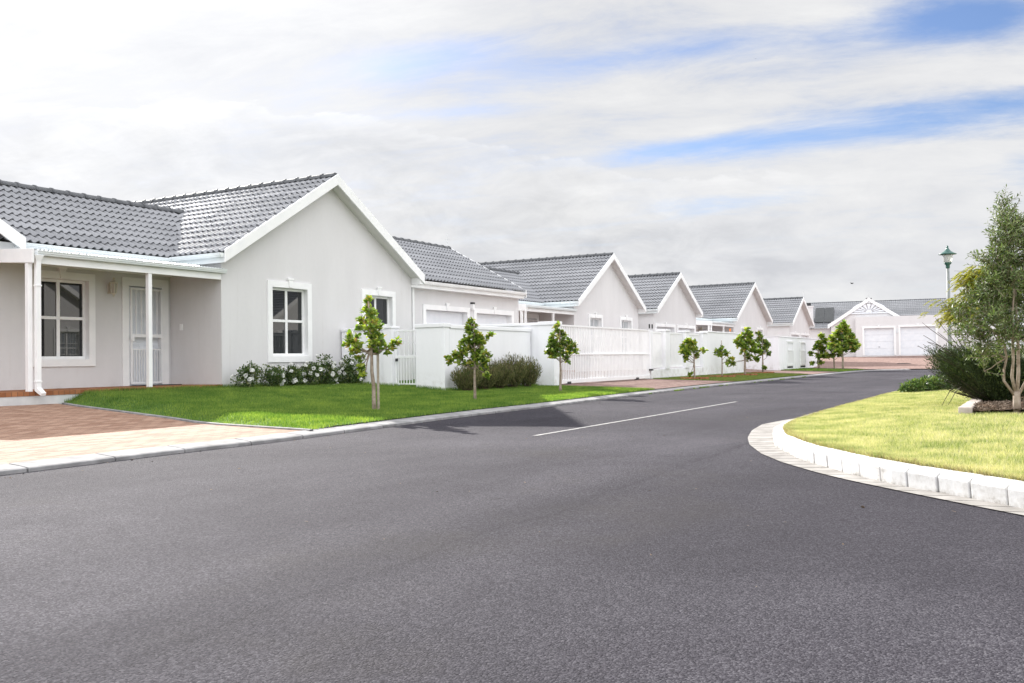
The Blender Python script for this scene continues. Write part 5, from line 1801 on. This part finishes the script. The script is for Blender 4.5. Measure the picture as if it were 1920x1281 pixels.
g = np.random.default_rng(201)
n = 330000
t = g.uniform(-7.75, .05, n); s = g.uniform(-6.0, 8.6, n)
d = t - kt(s)
ok = (s > edge_s(t) + .03) & (d > .24) & ~((s < 0) & (t > -.04)) & ~((s > XW - .03) & (t > -3.16)) & (t < -.01)
clump = np.sin(s * 3.1 + 1.3 * np.sin(t * 2.2)) * np.cos(t * 2.7 + s) * .5 + .5
hh = .026 + .022 * g.random(n) + .012 * clump
edge = (np.abs(t + .12) < .12) | ((s > XW - .2) & (t > -3.4)) | ((s < .1) & (t > -.25))
hh = np.where(edge, hh * 2.0, hh)
s, t, hh = s[ok], t[ok], hh[ok]
# the kept lawn stops where the front edge is soft
blades('grass', s, t, G(s, t), hh, g.uniform(.006, .011, len(s)), 'grass_green', 202)
n = 60000
s = g.uniform(16.4, 27.9, n); d = g.uniform(.26, 3.4, n); t = kt(s) + d
blades('grass', s, t, G(s, t), g.uniform(.02, .05, n), .02, 'grass_verge', 203)
n = 13000
s = g.uniform(34.9, 40.8, n); d = g.uniform(.26, 3.4, n); t = kt(s) + d
blades('grass', s, t, G(s, t), g.uniform(.03, .07, n), .03, 'grass_green', 204)
n = 520000
s = -9.2 + 17.5 * g.random(n) ** 1.35; te = np.interp(s, _rk[:, 0], _rk[:, 1])
sl_ = np.interp(s, us, np.gradient(np.interp(us, _rk[:, 0], _rk[:, 1]), us))
d = .13 * np.sqrt(1 + sl_ ** 2) + 9.0 * g.random(n) ** 2.0
t = te - d
ok = ~((s > -2.1) & (s < 4.05) & (t < -14.62) & (t > -16.65))
s, t = s[ok], t[ok]
clump = np.sin(s * 2.3 + 1.7 * np.sin(t * 1.9)) * np.cos(t * 3.1 - s) * .5 + .5
blades('grass', s, t, GR(s, t), .016 + .018 * g.random(len(s)) + .010 * clump, g.uniform(.004, .008, len(s)), 'grass_dry', 205, .9)
n = 12000
s = -9.2 + 16 * g.random(n) ** 1.3; te = np.interp(s, _rk[:, 0], _rk[:, 1])
sl_ = np.interp(s, us, np.gradient(np.interp(us, _rk[:, 0], _rk[:, 1]), us))
d = (.115 + .07 * g.random(n) ** 2) * np.sqrt(1 + sl_ ** 2)
t = te - d
blades('dry_grass', s, t, GR(s, t), .02 + .03 * g.random(n), g.uniform(.004, .008, n), 'grass_thatch', 206, 1.4)
# grit and leaf scraps along the kerb and on the road
g = np.random.default_rng(301)
n = 420
s = np.concatenate([g.uniform(-11, 30, 300), g.uniform(-11, 6, 120)])
t = np.concatenate([kt(s[:300]) - np.abs(g.normal(size=300)) * .18 - .01, g.uniform(-15, -8.2, 120)])
P = np.stack([s, t, np.full(n, .005)], -1)
tag(leaf_mesh('road_grit', P, unit(g.normal(size=(n, 3)) * np.array([1, 1, .12])), unit(g.normal(size=(n, 3)) * .3 + np.array([0, 0, 1.0])), g.uniform(.008, .030, n), g.uniform(.003, .009, n), 'bark_dark', None, .3), kind='stuff')
# weeds in the kerb joints
n = 1300
c_ = g.uniform(7, 26, 34)
s = np.repeat(c_, n // 34 + 1)[:n] + g.normal(size=n) * .05; t = kt(s) - .02 + g.normal(size=n) * .012
blades('weeds', s, t, np.full(n, .006), g.uniform(.015, .05, n), .008, 'grass_green', 302, 1.0)
dc = CP + rh * 26.0 + fh * 62.0
mb = MB(); mb.lathe([(.45, 0), (.45, .02), (.40, .025)], 0, 0, 20)
o = mb.build('drain_cover', 'dark_metal'); o.location = (dc.x, dc.y, float(G(dc.x, dc.y)) - .004)
tag(o, 'dark round drain cover in the paved apron before the two garage doors', 'drain cover')
